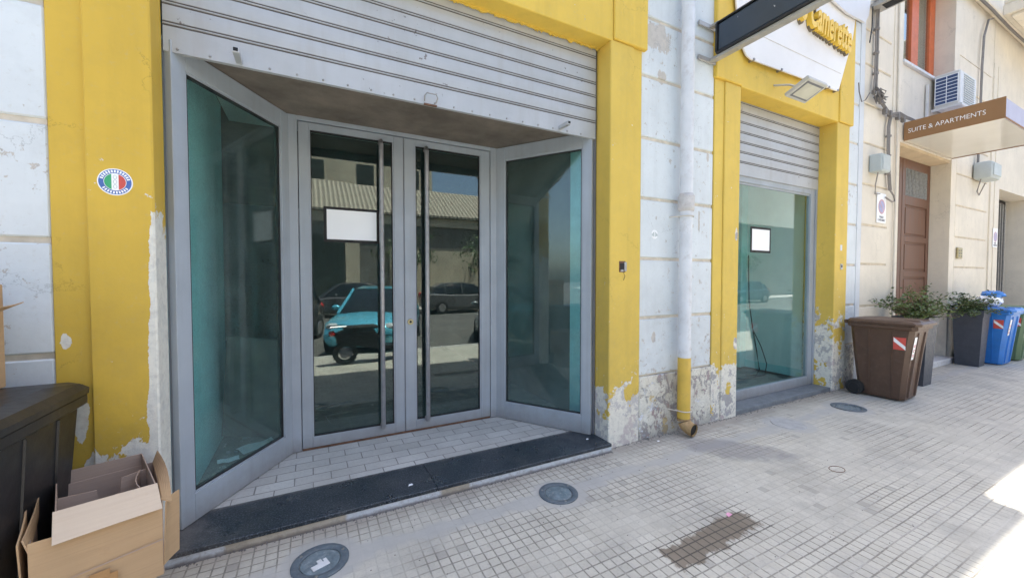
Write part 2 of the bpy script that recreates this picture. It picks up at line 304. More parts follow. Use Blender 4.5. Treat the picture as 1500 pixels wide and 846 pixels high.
def m_sidewalk():
    g = G('sidewalk_small_square_tiles'); x, y, z = g.xyz()
    P = .0625
    wob = g.math('MULTIPLY', g.math('SUBTRACT', g.noise(2.5, 3, .5), .5), .010)
    def line(c, per, w0, w1):
        f = g.math('FRACT', g.math('DIVIDE', g.math('ADD', c, wob), per))
        d = g.math('MULTIPLY', g.math('SUBTRACT', .5, g.math('ABSOLUTE', g.math('SUBTRACT', f, .5))), per)
        return g.ramp(d, w0, w1, 1, 0)
    wn = g.noise(2.1, 5, .6, offs=(5, 1, 0))
    gx = line(x, P, .0026, .0055); gy = line(y, P, .0026, .0055)
    groove = g.math('MAXIMUM', gx, gy)
    # worn and cement-filled places where the grooves vanish
    wear = g.noise(1.15, 6, .62, offs=(2.6, 9.1, 0))
    worn = g.ramp(g.math('ADD', wear, g.ramp(x, 2.2, 4.5, 0, .07)), .47, .62)
    # strip of cement laid along the floor lights
    dy = g.math('ABSOLUTE', g.math('SUBTRACT', y, 2.40))
    cn = g.math('MULTIPLY', g.math('SUBTRACT', g.noise(3.4, 7, .65, offs=(7, 7, 0)), .5), .34)
    cem = g.ramp(g.math('ADD', dy, cn), .035, .085, 1, 0)
    # rings of cement round each light
    ring = None
    for cx_, cy_, rr in ((.03, 2.42, .22), (1.62, 2.38, .21), (4.65, 2.38, .25), (5.9, 2.35, .26)):
        d = g.math('SQRT', g.math('ADD', g.math('POWER', g.math('SUBTRACT', x, cx_), 2), g.math('POWER', g.math('SUBTRACT', y, cy_), 2)))
        q = g.ramp(g.math('ADD', d, g.math('MULTIPLY', cn, .45)), rr - .03, rr + .02, 1, 0)
        ring = q if ring is None else g.math('MAXIMUM', ring, q)
    cem = g.math('MAXIMUM', cem, ring)
    gm = g.math('MULTIPLY', groove, g.ramp(worn, 0, 1, 1, .22))
    gm = g.math('MULTIPLY', gm, g.ramp(cem, 0, 1, 1, .12))
    gm = g.math('MULTIPLY', gm, g.ramp(g.noise(30, 4, .7), .3, .6, .5, 1))
    # tile colour, one tone per small square and per slab
    idv = g.n('ShaderNodeVectorMath', _operation='FLOOR', i0=g.n('ShaderNodeVectorMath', _operation='DIVIDE', i0=g.pos(), i1=(P, P, 9)).outputs[0]).outputs[0]
    sq = g.n('ShaderNodeTexWhiteNoise', Vector=idv).outputs['Value']
    ids = g.n('ShaderNodeVectorMath', _operation='FLOOR', i0=g.n('ShaderNodeVectorMath', _operation='DIVIDE', i0=g.pos(), i1=(.25, .25, 9)).outputs[0]).outputs[0]
    sl = g.n('ShaderNodeTexWhiteNoise', Vector=ids).outputs['Value']
    c = g.mix(sq, (.51, .475, .395), (.59, .555, .47))
    c = g.mix(g.ramp(sl, 0, 1, 0, .35), c, (.40, .375, .32))
    c = g.mix(g.ramp(g.noise(.8, 6, .65), .35, .7, 0, .6), c, (.55, .52, .455))
    c = g.mix(g.ramp(g.noise(1.7, 7, .68, offs=(8, 3, 0)), .5, .72, 0, .6), c, (.275, .262, .24))
    c = g.mix(g.ramp(g.noise(24, 6, .75), .55, .75, 0, .35), c, (.23, .21, .19))
    c = g.mix(g.ramp(g.noise(3.1, 9, .74, offs=(6, 3, 0)), .49, .70, 0, .4), c, (.32, .295, .25))
    c = g.mix(g.math('GREATER_THAN', sq, .985), c, g.mix(.5, c, (.27, .25, .22)))
    c = g.mix(g.ramp(g.noise(70, 6, .8), .5, .72, 0, .4), c, (.22, .20, .18))
    c = g.mix(g.math('MULTIPLY', cem, .75), c, g.mix(g.noise(7, 6, .7), (.33, .32, .30), (.50, .485, .455)))
    # dirt along the wall
    wd = g.ramp(g.math('ADD', y, g.math('MULTIPLY', g.noise(4, 7, .7, offs=(1, 1, 0)), .35)), 2.72, 2.9)
    c = g.mix(g.math('MULTIPLY', wd, .6), c, (.27, .235, .195))
    # damp grey stain by the downpipe
    ddx = g.math('DIVIDE', g.math('SUBTRACT', x, 3.48), .42); ddy = g.math('DIVIDE', g.math('ADD', g.math('SUBTRACT', y, 2.28), g.math('MULTIPLY', g.math('SUBTRACT', x, 3.48), .75)), .33)
    dd = g.math('ADD', g.math('ADD', g.math('POWER', ddx, 2), g.math('POWER', ddy, 2)), g.math('MULTIPLY', g.math('SUBTRACT', g.noise(4, 7, .7, offs=(3, 2, 0)), .5), 2.2))
    c = g.mix(g.ramp(dd, .4, 1.1, .62, 0), c, (.235, .225, .225))
    # spilled brown stain, an oblong along the slabs
    sn = g.math('MULTIPLY', g.math('SUBTRACT', g.noise(9, 5, .65, offs=(6, 2, 0)), .5), .22)
    sx = g.math('SUBTRACT', g.math('ABSOLUTE', g.math('SUBTRACT', x, 2.20)), .40)
    sy = g.math('SUBTRACT', g.math('ABSOLUTE', g.math('SUBTRACT', g.math('SUBTRACT', y, 1.535), g.math('MULTIPLY', g.math('SUBTRACT', x, 2.2), .04))), .085)
    sd = g.math('ADD', g.math('MAXIMUM', sx, sy), sn)
    stain = g.ramp(sd, -.01, .012, 1, 0)
    stc = g.mix(g.noise(5, 4, .6), (.12, .095, .065), (.235, .185, .135))
    c = g.mix(g.math('MULTIPLY', stain, .88), c, stc)
    halo = g.ramp(sd, .02, .12, 1, 0)
    gm = g.math('MAXIMUM', gm, g.math('MULTIPLY', g.math('MULTIPLY', groove, halo), .95))
    gcol = g.mix(g.math('MULTIPLY', halo, .85), (.165, .15, .125), (.05, .042, .034))
    lj = g.math('MAXIMUM', line(x, .25, .002, .006), line(y, .25, .002, .006))
    ljm = g.math('MULTIPLY', g.math('MULTIPLY', lj, g.ramp(g.noise(.9, 4, .6, offs=(4, 4, 0)), .48, .56)), g.ramp(y, 1.3, 2.0, 1, .25))
    c = g.mix(g.math('MULTIPLY', gm, .88), c, gcol); c = g.mix(g.math('MULTIPLY', g.math('MULTIPLY', ljm, .5), g.math('SUBTRACT', 1, halo)), c, (.60, .56, .50))
    # small dark spots
    c = g.mix(g.ramp(g.noise(11, 3, .5, offs=(1, 4, 0)), .76, .77, 0, .6), c, (.1, .09, .08))
    h = g.math('SUBTRACT', g.math('MULTIPLY', g.noise(40, 4, .6), .15), gm)
    return g.finish(c, g.ramp(g.noise(3, 5, .6), .3, .7, .62, .85), g.bump(h, .5, .004), spec=.35)
M['sidewalk'] = m_sidewalk()

def m_entry():
    g = G('entrance_brick_tiles')
    b = g.n('ShaderNodeTexBrick', Vector=g.pos(), Scale=1.0, Color1=(.50, .475, .435, 1), Color2=(.60, .575, .53, 1), Mortar=(.22, .20, .185, 1))
    b.inputs['Mortar Size'].default_value = .0035; b.inputs['Brick Width'].default_value = .25; b.inputs['Row Height'].default_value = .125
    b.inputs['Mortar Smooth'].default_value = .3
    c = g.mix(g.ramp(g.noise(2.5, 7, .7), .4, .7, 0, .6), b.outputs['Color'], (.37, .35, .32))
    c = g.mix(g.ramp(g.noise(9, 7, .75, offs=(3, 3, 0)), .55, .75, 0, .5), c, (.52, .50, .48))
    vj = g.n('ShaderNodeTexBrick', Vector=g.pos(), Scale=1.0, Color1=(1, 1, 1, 1), Color2=(1, 1, 1, 1), Mortar=(0, 0, 0, 1)); vj.inputs['Mortar Size'].default_value = .009; vj.inputs['Brick Width'].default_value = .25; vj.inputs['Row Height'].default_value = .125; vj.inputs['Mortar Smooth'].default_value = .8
    c = g.mix(g.math('MULTIPLY', g.math('MULTIPLY', vj.outputs['Fac'], .6), g.ramp(g.noise(6, 5, .7, offs=(8, 1, 2)), .4, .62)), c, (.20, .18, .16))
    c = g.mix(g.ramp(g.noise(60, 6, .75), .5, .7, 0, .35), c, (.28, .26, .24))
    n = g.bump(g.math('ADD', g.math('MULTIPLY', b.outputs['Fac'], -1), g.math('MULTIPLY', g.noise(30, 5, .7), .4)), .4, .004)
    return g.finish(c, .8, n, spec=.3)
M['entry'] = m_entry()

def m_granite():
    g = G('black_granite'); x, y, z = g.xyz(); n = g.noise(95, 5, .75)
    c = g.mix(g.ramp(n, .50, .66), (.012, .018, .024), (.13, .155, .18))
    c = g.mix(g.ramp(g.noise(3, 7, .7), .45, .75, 0, .35), c, (.16, .155, .15))
    c = g.mix(g.ramp(g.noise(45, 4, .7, offs=(2, 3, 4)), .72, .74, 0, .5), c, (.35, .33, .3))
    du = g.math('ADD', g.math('MULTIPLY', g.noise(4, 7, .7, offs=(5, 5, 5)), 1.2), g.ramp(x, -.7, -.1, 0, .6))
    c = g.mix(g.ramp(du, .45, .85, .7, 0), c, (.17, .155, .145))
    ed = g.ramp(g.math('ADD', y, g.math('MULTIPLY', g.noise(12, 6, .7), .05)), 3.155, 3.19, 0, .5); c = g.mix(ed, c, (.24, .22, .2))
    r = g.ramp(g.noise(5, 6, .7, offs=(4, 4, 4)), .35, .7, .22, .55)
    return g.finish(c, r, g.bump(g.noise(20, 4, .6), .08, .003), spec=.5)
M['granite'] = m_granite()
def m_asphalt():
    g = G('asphalt'); n = g.noise(60, 5, .7); c = g.mix(g.ramp(n, .3, .7), (.085, .082, .078), (.13, .125, .115))
    c = g.mix(g.ramp(g.noise(.5, 6, .65), .4, .7, 0, .7), c, (.17, .16, .14))
    return g.finish(c, .85, g.bump(n, .4, .01), spec=.3)
M['asphalt'] = m_asphalt()
def m_roof():
    g = G('pale_corrugated_roof'); x, y, z = g.xyz()
    w = g.math('SINE', g.math('MULTIPLY', x, 26)); c = g.mix(g.ramp(w, -1, 1), (.20, .17, .13), (.48, .42, .32))
    c = g.mix(g.ramp(g.noise(1, 6, .7), .4, .7, 0, .5), c, (.30, .27, .22))
    return g.finish(c, .85, g.bump(w, .8, .03))
M['rooft'] = m_roof()

def m_splash():
    g = G('dark_panel_with_droppings')
    s = g.noise(1, 3, .5, vec=g.stretch((10, 26, 9))); reg = g.noise(3, 2, .5, offs=(3, 1, 1))
    p = g.ramp(g.math('ADD', s, g.math('MULTIPLY', reg, .3)), .86, .88)
    c = g.mix(p, g.mix(g.noise(4, 5, .6), (.028, .040, .056), (.055, .072, .095)), (.6, .6, .6))
    return g.finish(c, .3)
M['splash'] = m_splash()

# ------------------------------------------------------------------ mesh helpers
class MB:
    def __init__(s): s.bm = bmesh.new()
    def box(s, x0, x1, y0, y1, z0, z1, bev=0.0, seg=1, mat=None):
        T = Matrix.Translation(((x0+x1)/2, (y0+y1)/2, (z0+z1)/2)) @ Matrix.Diagonal((abs(x1-x0), abs(y1-y0), abs(z1-z0), 1))
        t = bmesh.new(); bmesh.ops.create_cube(t, size=1, matrix=T)
        if bev > 0: bmesh.ops.bevel(t, geom=t.edges[:], offset=bev, segments=seg, affect='EDGES', profile=.5)
        s.add(t, mat); return s
    def obox(s, o, u, x0, x1, y0, y1, z0, z1, bev=0.0):
        """box in a frame whose x axis is the horizontal unit vector u and origin o"""
        t = bmesh.new(); T = Matrix.Translation(((x0+x1)/2, (y0+y1)/2, (z0+z1)/2)) @ Matrix.Diagonal((x1-x0, y1-y0, z1-z0, 1))
        bmesh.ops.create_cube(t, size=1, matrix=T)
        if bev > 0: bmesh.ops.bevel(t, geom=t.edges[:], offset=bev, segments=1, affect='EDGES')
        W = Matrix(((u[0], -u[1], 0, o[0]), (u[1], u[0], 0, o[1]), (0, 0, 1, 0), (0, 0, 0, 1)))
        bmesh.ops.transform(t, matrix=W, verts=t.verts); s.add(t); return s
    def add(s, t, mat=None):
        if mat is not None: bmesh.ops.transform(t, matrix=mat, verts=t.verts)
        me = bpy.data.meshes.new('tmp'); t.to_mesh(me); t.free(); s.bm.from_mesh(me); bpy.data.meshes.remove(me)
    def cyl(s, a, b, r0, r1=None, n=20, caps=True):
        a = Vector(a); b = Vector(b); r1 = r0 if r1 is None else r1; d = b - a
        t = bmesh.new(); bmesh.ops.create_cone(t, cap_ends=caps, segments=n, radius1=r0, radius2=r1, depth=d.length)
        q = d.to_track_quat('Z', 'Y').to_matrix().to_4x4()
        s.add(t, Matrix.Translation((a + b) / 2) @ q); return s
    def sphere(s, c, r, sc3=(1, 1, 1), n=12, mat=None):
        t = bmesh.new(); bmesh.ops.create_uvsphere(t, u_segments=n, v_segments=max(6, n//2), radius=r)
        T = Matrix.Translation(c) @ Matrix.Diagonal((*sc3, 1)); s.add(t, T if mat is None else mat @ T); return s
    def tube(s, pts, r, n=8, caps=True):
        pts = [Vector(p) for p in pts]; rings = []
        for i, p in enumerate(pts):
            d = (pts[min(i+1, len(pts)-1)] - pts[max(i-1, 0)]).normalized()
            up = Vector((0, 0, 1)) if abs(d.z) < .9 else Vector((0, 1, 0))
            a = d.cross(up).normalized(); b = d.cross(a).normalized()
            rr = r[i] if isinstance(r, (list, tuple)) else r
            rings.append([s.bm.verts.new(p + a * math.cos(2*math.pi*k/n) * rr + b * math.sin(2*math.pi*k/n) * rr) for k in range(n)])
        for i in range(len(rings) - 1):
            for k in range(n): s.bm.faces.new((rings[i][k], rings[i][(k+1) % n], rings[i+1][(k+1) % n], rings[i+1][k]))
        if caps: s.bm.faces.new(rings[0][::-1]); s.bm.faces.new(rings[-1])
        return s
    def quad(s, *p): s.bm.faces.new([s.bm.verts.new(Vector(q)) for q in p]); return s
    def prism(s, poly, axis, a, b):
        """polygon extruded along an axis: for axis 'y' poly holds (x,z)"""
        def mk(q, w): return {'y': (q[0], w, q[1]), 'x': (w, q[0], q[1]), 'z': (q[0], q[1], w)}[axis]
        A = [s.bm.verts.new(mk(q, a)) for q in poly]; B = [s.bm.verts.new(mk(q, b)) for q in poly]
        n = len(poly); s.bm.faces.new(A); s.bm.faces.new(B[::-1])
        for i in range(n): s.bm.faces.new((A[i], B[i], B[(i+1) % n], A[(i+1) % n]))
        return s
    def loft(s, secs, caps=True):
        rr = [[s.bm.verts.new(Vector(p)) for p in q] for q in secs]; n = len(rr[0])
        for i in range(len(rr) - 1):
            for k in range(n): s.bm.faces.new((rr[i][k], rr[i][(k+1) % n], rr[i+1][(k+1) % n], rr[i+1][k]))
        if caps: s.bm.faces.new(rr[0][::-1]); s.bm.faces.new(rr[-1])
        return s
    def xf(s, m): bmesh.ops.transform(s.bm, matrix=m, verts=s.bm.verts); return s
    def build(s, name, mat, parent=None, smooth=False, angle=35):
        bmesh.ops.recalc_face_normals(s.bm, faces=s.bm.faces)
        if parent is not None:
            bmesh.ops.translate(s.bm, vec=-wloc(parent), verts=s.bm.verts)
        me = bpy.data.meshes.new(name); s.bm.to_mesh(me); s.bm.free()
        o = bpy.data.objects.new(name, me); COL.objects.link(o); me.materials.append(mat)
        if smooth:
            for p in me.polygons: p.use_smooth = True
            if angle < 180:
                try: me.set_sharp_from_angle(angle=R(angle))
                except Exception: pass
        if parent is not None: o.parent = parent
        return o
def wloc(o):
    v = Vector((0, 0, 0))
    while o is not None: v += o.location; o = o.parent
    return v
def recenter(o):
    """put a single-mesh thing's origin at the middle of its base"""
    me = o.data; xs = [v.co.x for v in me.vertices]; ys = [v.co.y for v in me.vertices]; zs = [v.co.z for v in me.vertices]
    c = Vector(((min(xs)+max(xs))/2, (min(ys)+max(ys))/2, min(zs)))
    me.transform(Matrix.Translation(-c)); o.location = c
def tag(o, label=None, cat=None, group=None, kind=None):
    if label: o['label'] = label
    if cat: o['category'] = cat
    if group: o['group'] = group
    if kind: o['kind'] = kind
    return o
def thing(name, loc, label, cat, group=None):
    o = bpy.data.objects.new(name, None); COL.objects.link(o); o.location = loc; o.empty_display_size = .1
    return tag(o, label, cat, group)
def single(mb, name, mat, label, cat, group=None, smooth=False):
    o = mb.build(name, mat, None, smooth); recenter(o); return tag(o, label, cat, group)
def kids(o): return [c for c in bpy.data.objects if c.parent == o]
def copy_tree(o, parent=None):
    c = o.copy(); COL.objects.link(c); c.parent = parent
    for k in kids(o): copy_tree(k, c)
    return c
def text_mb(txt, size, ext, offset=0.0, shear=0.0, sx=1.0, align='LEFT'):
    cu = bpy.data.curves.new('t', 'FONT'); cu.body = txt; cu.size = size; cu.extrude = ext; cu.offset = offset; cu.shear = shear; cu.align_x = align
    cu.resolution_u = 3
    ob = bpy.data.objects.new('t', cu); COL.objects.link(ob)
    dg = bpy.context.evaluated_depsgraph_get(); me = bpy.data.meshes.new_from_object(ob.evaluated_get(dg))
    mb = MB(); mb.bm.from_mesh(me); bpy.data.objects.remove(ob); bpy.data.curves.remove(cu); bpy.data.meshes.remove(me)
    mb.xf(Matrix.Diagonal((sx, 1, 1, 1))); return mb
FRONT = Matrix.Rotation(R(90), 4, 'X')                               # text lying in XY -> reads on a wall facing -Y
LEFTF = Matrix.Rotation(R(-90), 4, 'Z') @ FRONT                      # reads on a face looking to -X

# ------------------------------------------------------------------ ground
def struct(mb, name, mat): o = mb.build(name, mat); o['kind'] = 'structure'; return o
struct(MB().box(-150, 150, -150, 150, -.6, -.13), 'road', M['asphalt'])
struct(MB().box(-40, 60, -.9, 2.735, -.129, 0).box(-40, -.76, 2.735, 3.2, -.129, 0).box(2.45, 60, 2.735, 3.2, -.129, 0), 'sidewalk', M['sidewalk'])
struct(MB().box(-40, 60, -1.06, -.902, -.129, .004, .01), 'kerb', M['kerb'])
struct(MB().box(-60, 80, -14.9, -12.6, -.129, .01).box(-60, 80, -12.598, -12.42, -.129, .014, .01), 'opposite_sidewalk', M['kerb'])

# ------------------------------------------------------------------ yellow and white shop building
SH = thing('shop_building', (3, 2.9, 0), 'white and yellow old shop front with two rolling shutters and a recessed glass entrance', 'shop building')
Yf, Yw = 2.80, 2.825
JZ = [.625, 1.205, 1.79, 2.382, 2.967, 3.565, 4.13, 4.72, 5.32]
def courses(x0, x1, y, zs, gap=.015, dep=.012, back=.25, topz=None):
    w = MB(); j = MB()
    for a, b in zip(zs[:-1], zs[1:]):
        w.box(x0, x1, y, y + .12, a + gap, b - gap, .008)
    j.box(x0 + .004, x1 - .004, y + dep, y + back, zs[0], zs[-1])
    return w, j
w, j = courses(-6, -1.162, Yw, JZ[:], back=.3); w.build('wall', M['white_wall'], SH); j.build('wall_joint', M['groove'], SH)
w, j = courses(2.862, 3.938, Yw, JZ[:], back=.3); w.build('wall', M['white_wall'], SH); j.build('wall_joint', M['groove'], SH)
w, j = courses(6.905, 7.20, Yw - .003, JZ[:]); w.build('wall', M['white_wall'], SH); j.build('wall_joint', M['groove'], SH)
# plinth below the white fields
MB().box(-6, -1.162, Yw - .006, Yw + .3, -.1, .622, .006).build('plinth', M['plinth'], SH)
MB().box(2.862, 3.938, Yw - .014, Yw + .3, -.1, .622, .008).build('plinth', M['plinth'], SH)
MB().box(6.882, 7.20, Yw - .012, Yw + .2, -.1, .622, .008).build('plinth', M['plinth'], SH)
# yellow piers
MB().box(-1.160, -1.02, Yf + .022, 3.2, -.1, 4.8, .004).box(-1.022, -.752, Yf, 2.99, -.1, 4.3, .008).build('pier', M['yel_left'], SH)
MB().box(2.462, 2.75, Yf, 3.0, -.1, 3.775, .008).box(2.752, 2.858, Yf + .014, 3.19, -.1, 3.775, .004).box(2.47, 2.75, 3.002, 3.19, -.1, 3.775).build('pier', M['yel_mid'], SH)
MB().box(3.94, 4.095, Yf + .014, 3.19, -.1, 3.77, .004).box(4.097, 4.375, Yf, 3.19, -.1, 3.77, .008).build('pier', M['yel_shop'], SH)
MB().box(6.54, 6.882, Yf, 3.19, -.1, 3.77, .008).build('pier', M['yel_right'], SH)
# yellow beams above the openings, their end blocks a little proud
MB().box(-.76, 2.488, Yf, 3.4, 3.765, 4.95, .006).build('lintel', M['yel_top'], SH)
MB().box(2.49, 2.905, Yf - .018, 3.3, 3.778, 4.95, .008).build('lintel_end_block', M['yel_top'], SH)
MB().box(4.372, 6.553, Yf - .004, 3.4, 3.765, 5.6, .006).build('lintel', M['yel_top'], SH)
for q in ((3.92, 4.370), (6.555, 6.945)): MB().box(*q, Yf - .02, 3.3, 3.772, 5.6, .008).build('lintel_end_block', M['yel_top'], SH)
rnd_ = random.Random(4); ep = []; x_ = .75
while x_ < 2.46: ep.append((x_, 3.762 - abs(rnd_.gauss(0, .010)) - (.012 if rnd_.random() < .25 else 0))); x_ += rnd_.uniform(.008, .03)
MB().prism([(.75, 3.766)] + ep + [(2.46, 3.766)], 'y', 2.955, 2.972).build('ragged_plaster_edge', M['yel_top'], SH)
# upper storeys, side and rear walls, floors (they keep the daylight out and throw the building's shadow)
u = MB(); u.box(-6, -1.02, Yw + .001, 3.4, 5.322, 11.8); u.box(-1.0199, 2.92, Yw + .001, 3.41, 4.952, 11.8); u.box(2.921, 3.90, Yw + .001, 3.4, 5.322, 11.8); u.box(3.901, 7.2, Yw + .001, 3.41, 5.602, 10.6); u.box(3.901, 7.2, Yw + .002, 3.405, 10.6, 11.8)
u.box(-6, -5.8, 3.402, 12, -.1, 11.8); u.box(-5.79, 6.95, 11.8, 12, -.1, 11.8); u.box(-5.79, 6.9, 3.42, 11.79, 11.6, 11.78)
u.box(-5.79, -1.17, 3.14, 3.4, -.1, 5.32); u.box(7.0, 7.2, 3.05, 11.79, -.1, 10.6)
u.box(-6, 7.2, 2.72, 2.82, 11.7, 12.05)
u.build('upper_wall', M['white_wall'], SH)
MB().box(-5.7, 6.9, 3.42, 11.7, 3.42, 3.6).build('inner_ceiling', M['inside'], SH)
# entrance recess
fl = MB(); poly = [(-.752, 3.17), (2.46, 3.17), (2.46, 3.02), (1.84, 3.96), (-.18, 3.96), (-.752, 3.06)]
fl.prism([(-.752, 3.171), (2.46, 3.171), (1.80, 3.97), (-.16, 3.97)], 'z', -.1, .071); fl.build('entrance_floor', M['entry'], SH)
MB().box(-.755, .805, 2.745, 3.169, .045, .073, .003).box(.808, 2.455, 2.745, 3.169, .045, .073, .003).build('granite_threshold', M['granite'], SH)
MB().box(-.757, 2.457, 2.752, 3.165, -.1, .0448).build('threshold_riser', M['riser'], SH)
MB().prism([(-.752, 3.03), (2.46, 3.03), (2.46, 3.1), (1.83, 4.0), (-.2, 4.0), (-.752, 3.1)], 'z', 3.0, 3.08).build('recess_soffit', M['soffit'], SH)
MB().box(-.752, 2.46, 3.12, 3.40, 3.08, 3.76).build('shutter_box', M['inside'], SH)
for q in ((-.7515, -.735), (2.437, 2.4605)): MB().box(*q, 3.001, 3.03, .074, 3.76).build('shutter_guide', M['frame_dark'], SH)

def shutter(x0, x1, y, zb, zt, nb=.146, pitch=.121):
    root = bpy.data.objects.new('roller_shutter', None); COL.objects.link(root); root.parent = SH
    root.location = Vector(((x0+x1)/2, y, zb)) - wloc(SH)
    prof = [(0, zb), (0, zb + nb)]; z = zb + nb
    while z < zt + .1:
        # a joint is a double rib, then a wide slightly bulged slat
        prof += [(.009, z + .003), (.009, z + .008), (-.004, z + .012), (-.004, z + .017), (.009, z + .021), (.009, z + .026), (0, z + .030)]
        for t in (.25, .5, .75): prof.append((-.0022 * math.sin(math.pi * t), z + .030 + (pitch - .030) * t))
        z += pitch; prof.append((0, z))
    m = MB(); A = [m.bm.verts.new((x0, y + a, b)) for a, b in prof]; B = [m.bm.verts.new((x1, y + a, b)) for a, b in prof]
    C_ = [m.bm.verts.new((x0, y + .03, b)) for a, b in (prof[0], prof[-1])]; D = [m.bm.verts.new((x1, y + .03, b)) for a, b in (prof[0], prof[-1])]
    for i in range(len(prof) - 1): m.bm.faces.new((A[i], B[i], B[i+1], A[i+1]))
    m.bm.faces.new((C_[0], D[0], B[0], A[0])); m.bm.faces.new((C_[0], C_[1], D[1], D[0]))
    m.build('shutter_curtain', M['shutter'], root)
    b = MB(); zz = zb + nb
    while zz < zt:
        for a in (.0035, .0215): b.box(x0, x1, y + .0015, y + .0088, zz + a - .0008, zz + a + .0062)
        zz += pitch
    b.build('joint_line', M['shutter_line'], root)
    return root
S1 = shutter(-.745, 2.437, 2.985, 2.925, 3.80)
k = -.68
while k < 2.42:
    MB().cyl((k, 2.987, 2.945), (k, 2.978, 2.945), .008, .006, 10).build('rivet', M['steel'], S1); k += .155
for (a, b) in ((-.377, 2.965), (2.03, 2.972)):
    MB().box(a - .017, a + .017, 2.84, 2.985, b - .03, b + .004, .003).build('lock_bracket', M['shutter'], S1)
    MB().box(a - .012, a + .012, 2.838, 2.842, b - .022, b - .002).build('bracket_hole', M['ink'], S1)
MB().tube([(.79, 2.98, 2.945), (.785, 2.955, 2.975), (.80, 2.945, 2.995), (.87, 2.945, 2.995), (.885, 2.955, 2.975), (.88, 2.98, 2.945)], .0045).build('pull_handle', M['steel'], S1)
MB().box(.785, .885, 2.975, 2.992, 2.918, 2.93).build('latch', M['rust'], S1)
S2 = shutter(4.38, 6.538, 3.02, 2.87, 3.80)
MB().box(4.377, 6.54, 3.12, 3.40, 2.98, 3.76).build('shutter_box', M['inside'], SH)

# ---- angled display windows
def display_window(p0, p1, front_first, label):
    dx, dy = p1[0]-p0[0], p1[1]-p0[1]; L = math.hypot(dx, dy); u = (dx/L, dy/L)
    g0, g1 = (.095, .955) if front_first else (.125, .99)
    f = MB()
    f.obox(p0, u, 0, g0, -.03, .03, .075, 2.995, .003); f.obox(p0, u, g1, L, -.03, .03, .075, 2.995, .003)
    f.obox(p0, u, g0, g1, -.0295, .0295, .075, .25, .003); f.obox(p0, u, g0, g1, -.0295, .0295, 2.86, 2.995, .003)
    for (a, b, c, d) in ((g0, g0+.012, .25, 2.86), (g1-.012, g1, .25, 2.86)): f.obox(p0, u, a, b, -.02, .02, c, d)
    f.obox(p0, u, g0, g1, -.02, .02, .2495, .262); f.obox(p0, u, g0, g1, -.02, .02, 2.848, 2.8605)
    root = f.build('display_window', M['frame'], SH); root['label'] = label
    q = MB()
    for (a, b, c, d) in ((g0+.0121, g0+.019, .263, 2.847), (g1-.019, g1-.0121, .263, 2.847)): q.obox(p0, u, a, b, -.018, .018, c, d)
    q.obox(p0, u, g0+.012, g1-.012, -.018, .018, .2621, .269); q.obox(p0, u, g0+.012, g1-.012, -.018, .018, 2.841, 2.8479)
    q.build('glazing_seal', M['rubber'], root)
    MB().obox(p0, u, g0+.005, g1-.005, -.004, .004, .255, 2.855).build('glass_pane', M['glass_vit'], root)
display_window((-.735, 2.995), (-.165, 3.90), True, 'angled display window left of the doors showing a turquoise wall')
display_window((1.815, 3.90), (2.425, 3.005), False, 'angled display window right of the doors')
# ---- double door
YD = 3.90
jm = MB()
jm.box(-.165, -.085, YD-.035, YD+.035, .075, 3.0, .004).box(1.735, 1.815, YD-.035, YD+.035, .075, 3.0, .004).box(-.085, 1.735, YD-.0345, YD+.0345, 2.962, 3.0, .003)
jm.box(-.19, -.16, YD-.03, YD+.05, .076, 2.999).box(1.81, 1.84, YD-.03, YD+.05, .076, 2.999)
jm.build('door_frame', M['frame'], SH)
def door(x0, x1, g0, g1, hx):
    f = MB(); y0, y1 = YD - .025, YD + .025
    f.box(x0, g0, y0, y1, .09, 2.955, .004).box(g1, x1, y0, y1, .09, 2.955, .004).box(g0, g1, y0 + .0005, y1 - .0005, .09, .185, .003).box(g0, g1, y0 + .0005, y1 - .0005, 2.895, 2.955, .003)
    f.box(g0, g0+.01, y0+.008, y1-.008, .185, 2.895).box(g1-.01, g1, y0+.008, y1-.008, .185, 2.895)
    d = f.build('door', M['frame'], SH)
    q = MB()
    for (a, b, c_, e) in ((g0+.0101, g0+.017, .195, 2.885), (g1-.017, g1-.0101, .195, 2.885), (g0+.01, g1-.01, .1855, .195), (g0+.01, g1-.01, 2.885, 2.8945)): q.box(a, b, YD-.0165, YD+.0165, c_, e)
    q.build('glazing_seal', M['rubber'], d)
    MB().box(g0+.002, g1-.002, YD-.004, YD+.004, .183, 2.897).build('glass_pane', M['glass_door'], d)
    h = MB(); h.tube([(hx, YD-.024, 2.86), (hx, YD-.07, 2.875), (hx, YD-.078, 2.85), (hx, YD-.078, .21), (hx, YD-.07, .185), (hx, YD-.024, .20)], .0215, 14)
    h.build('pull_bar', M['handle'], d, True); return d
door(-.08, .812, .003, .722, .60)
d2 = door(.822, 1.73, .925, 1.625, 1.03)
MB().cyl((.872, YD-.024, 1.17), (.872, YD-.036, 1.17), .030, .028, 20).build('door_lock', M['brass'], d2)
MB().cyl((.872, YD-.034, 1.17), (.872, YD-.0375, 1.17), .012, .012, 12).build('keyhole', M['ink'], d2)
MB().box(-.08, 1.73, YD-.022, YD+.022, .072, .0885).build('rusty_door_track', M['rust'], SH)
MB().box(.8125, .8215, YD-.02, YD+.02, .09, 2.955).build('door_gap_seal', M['frame_dark'], SH)
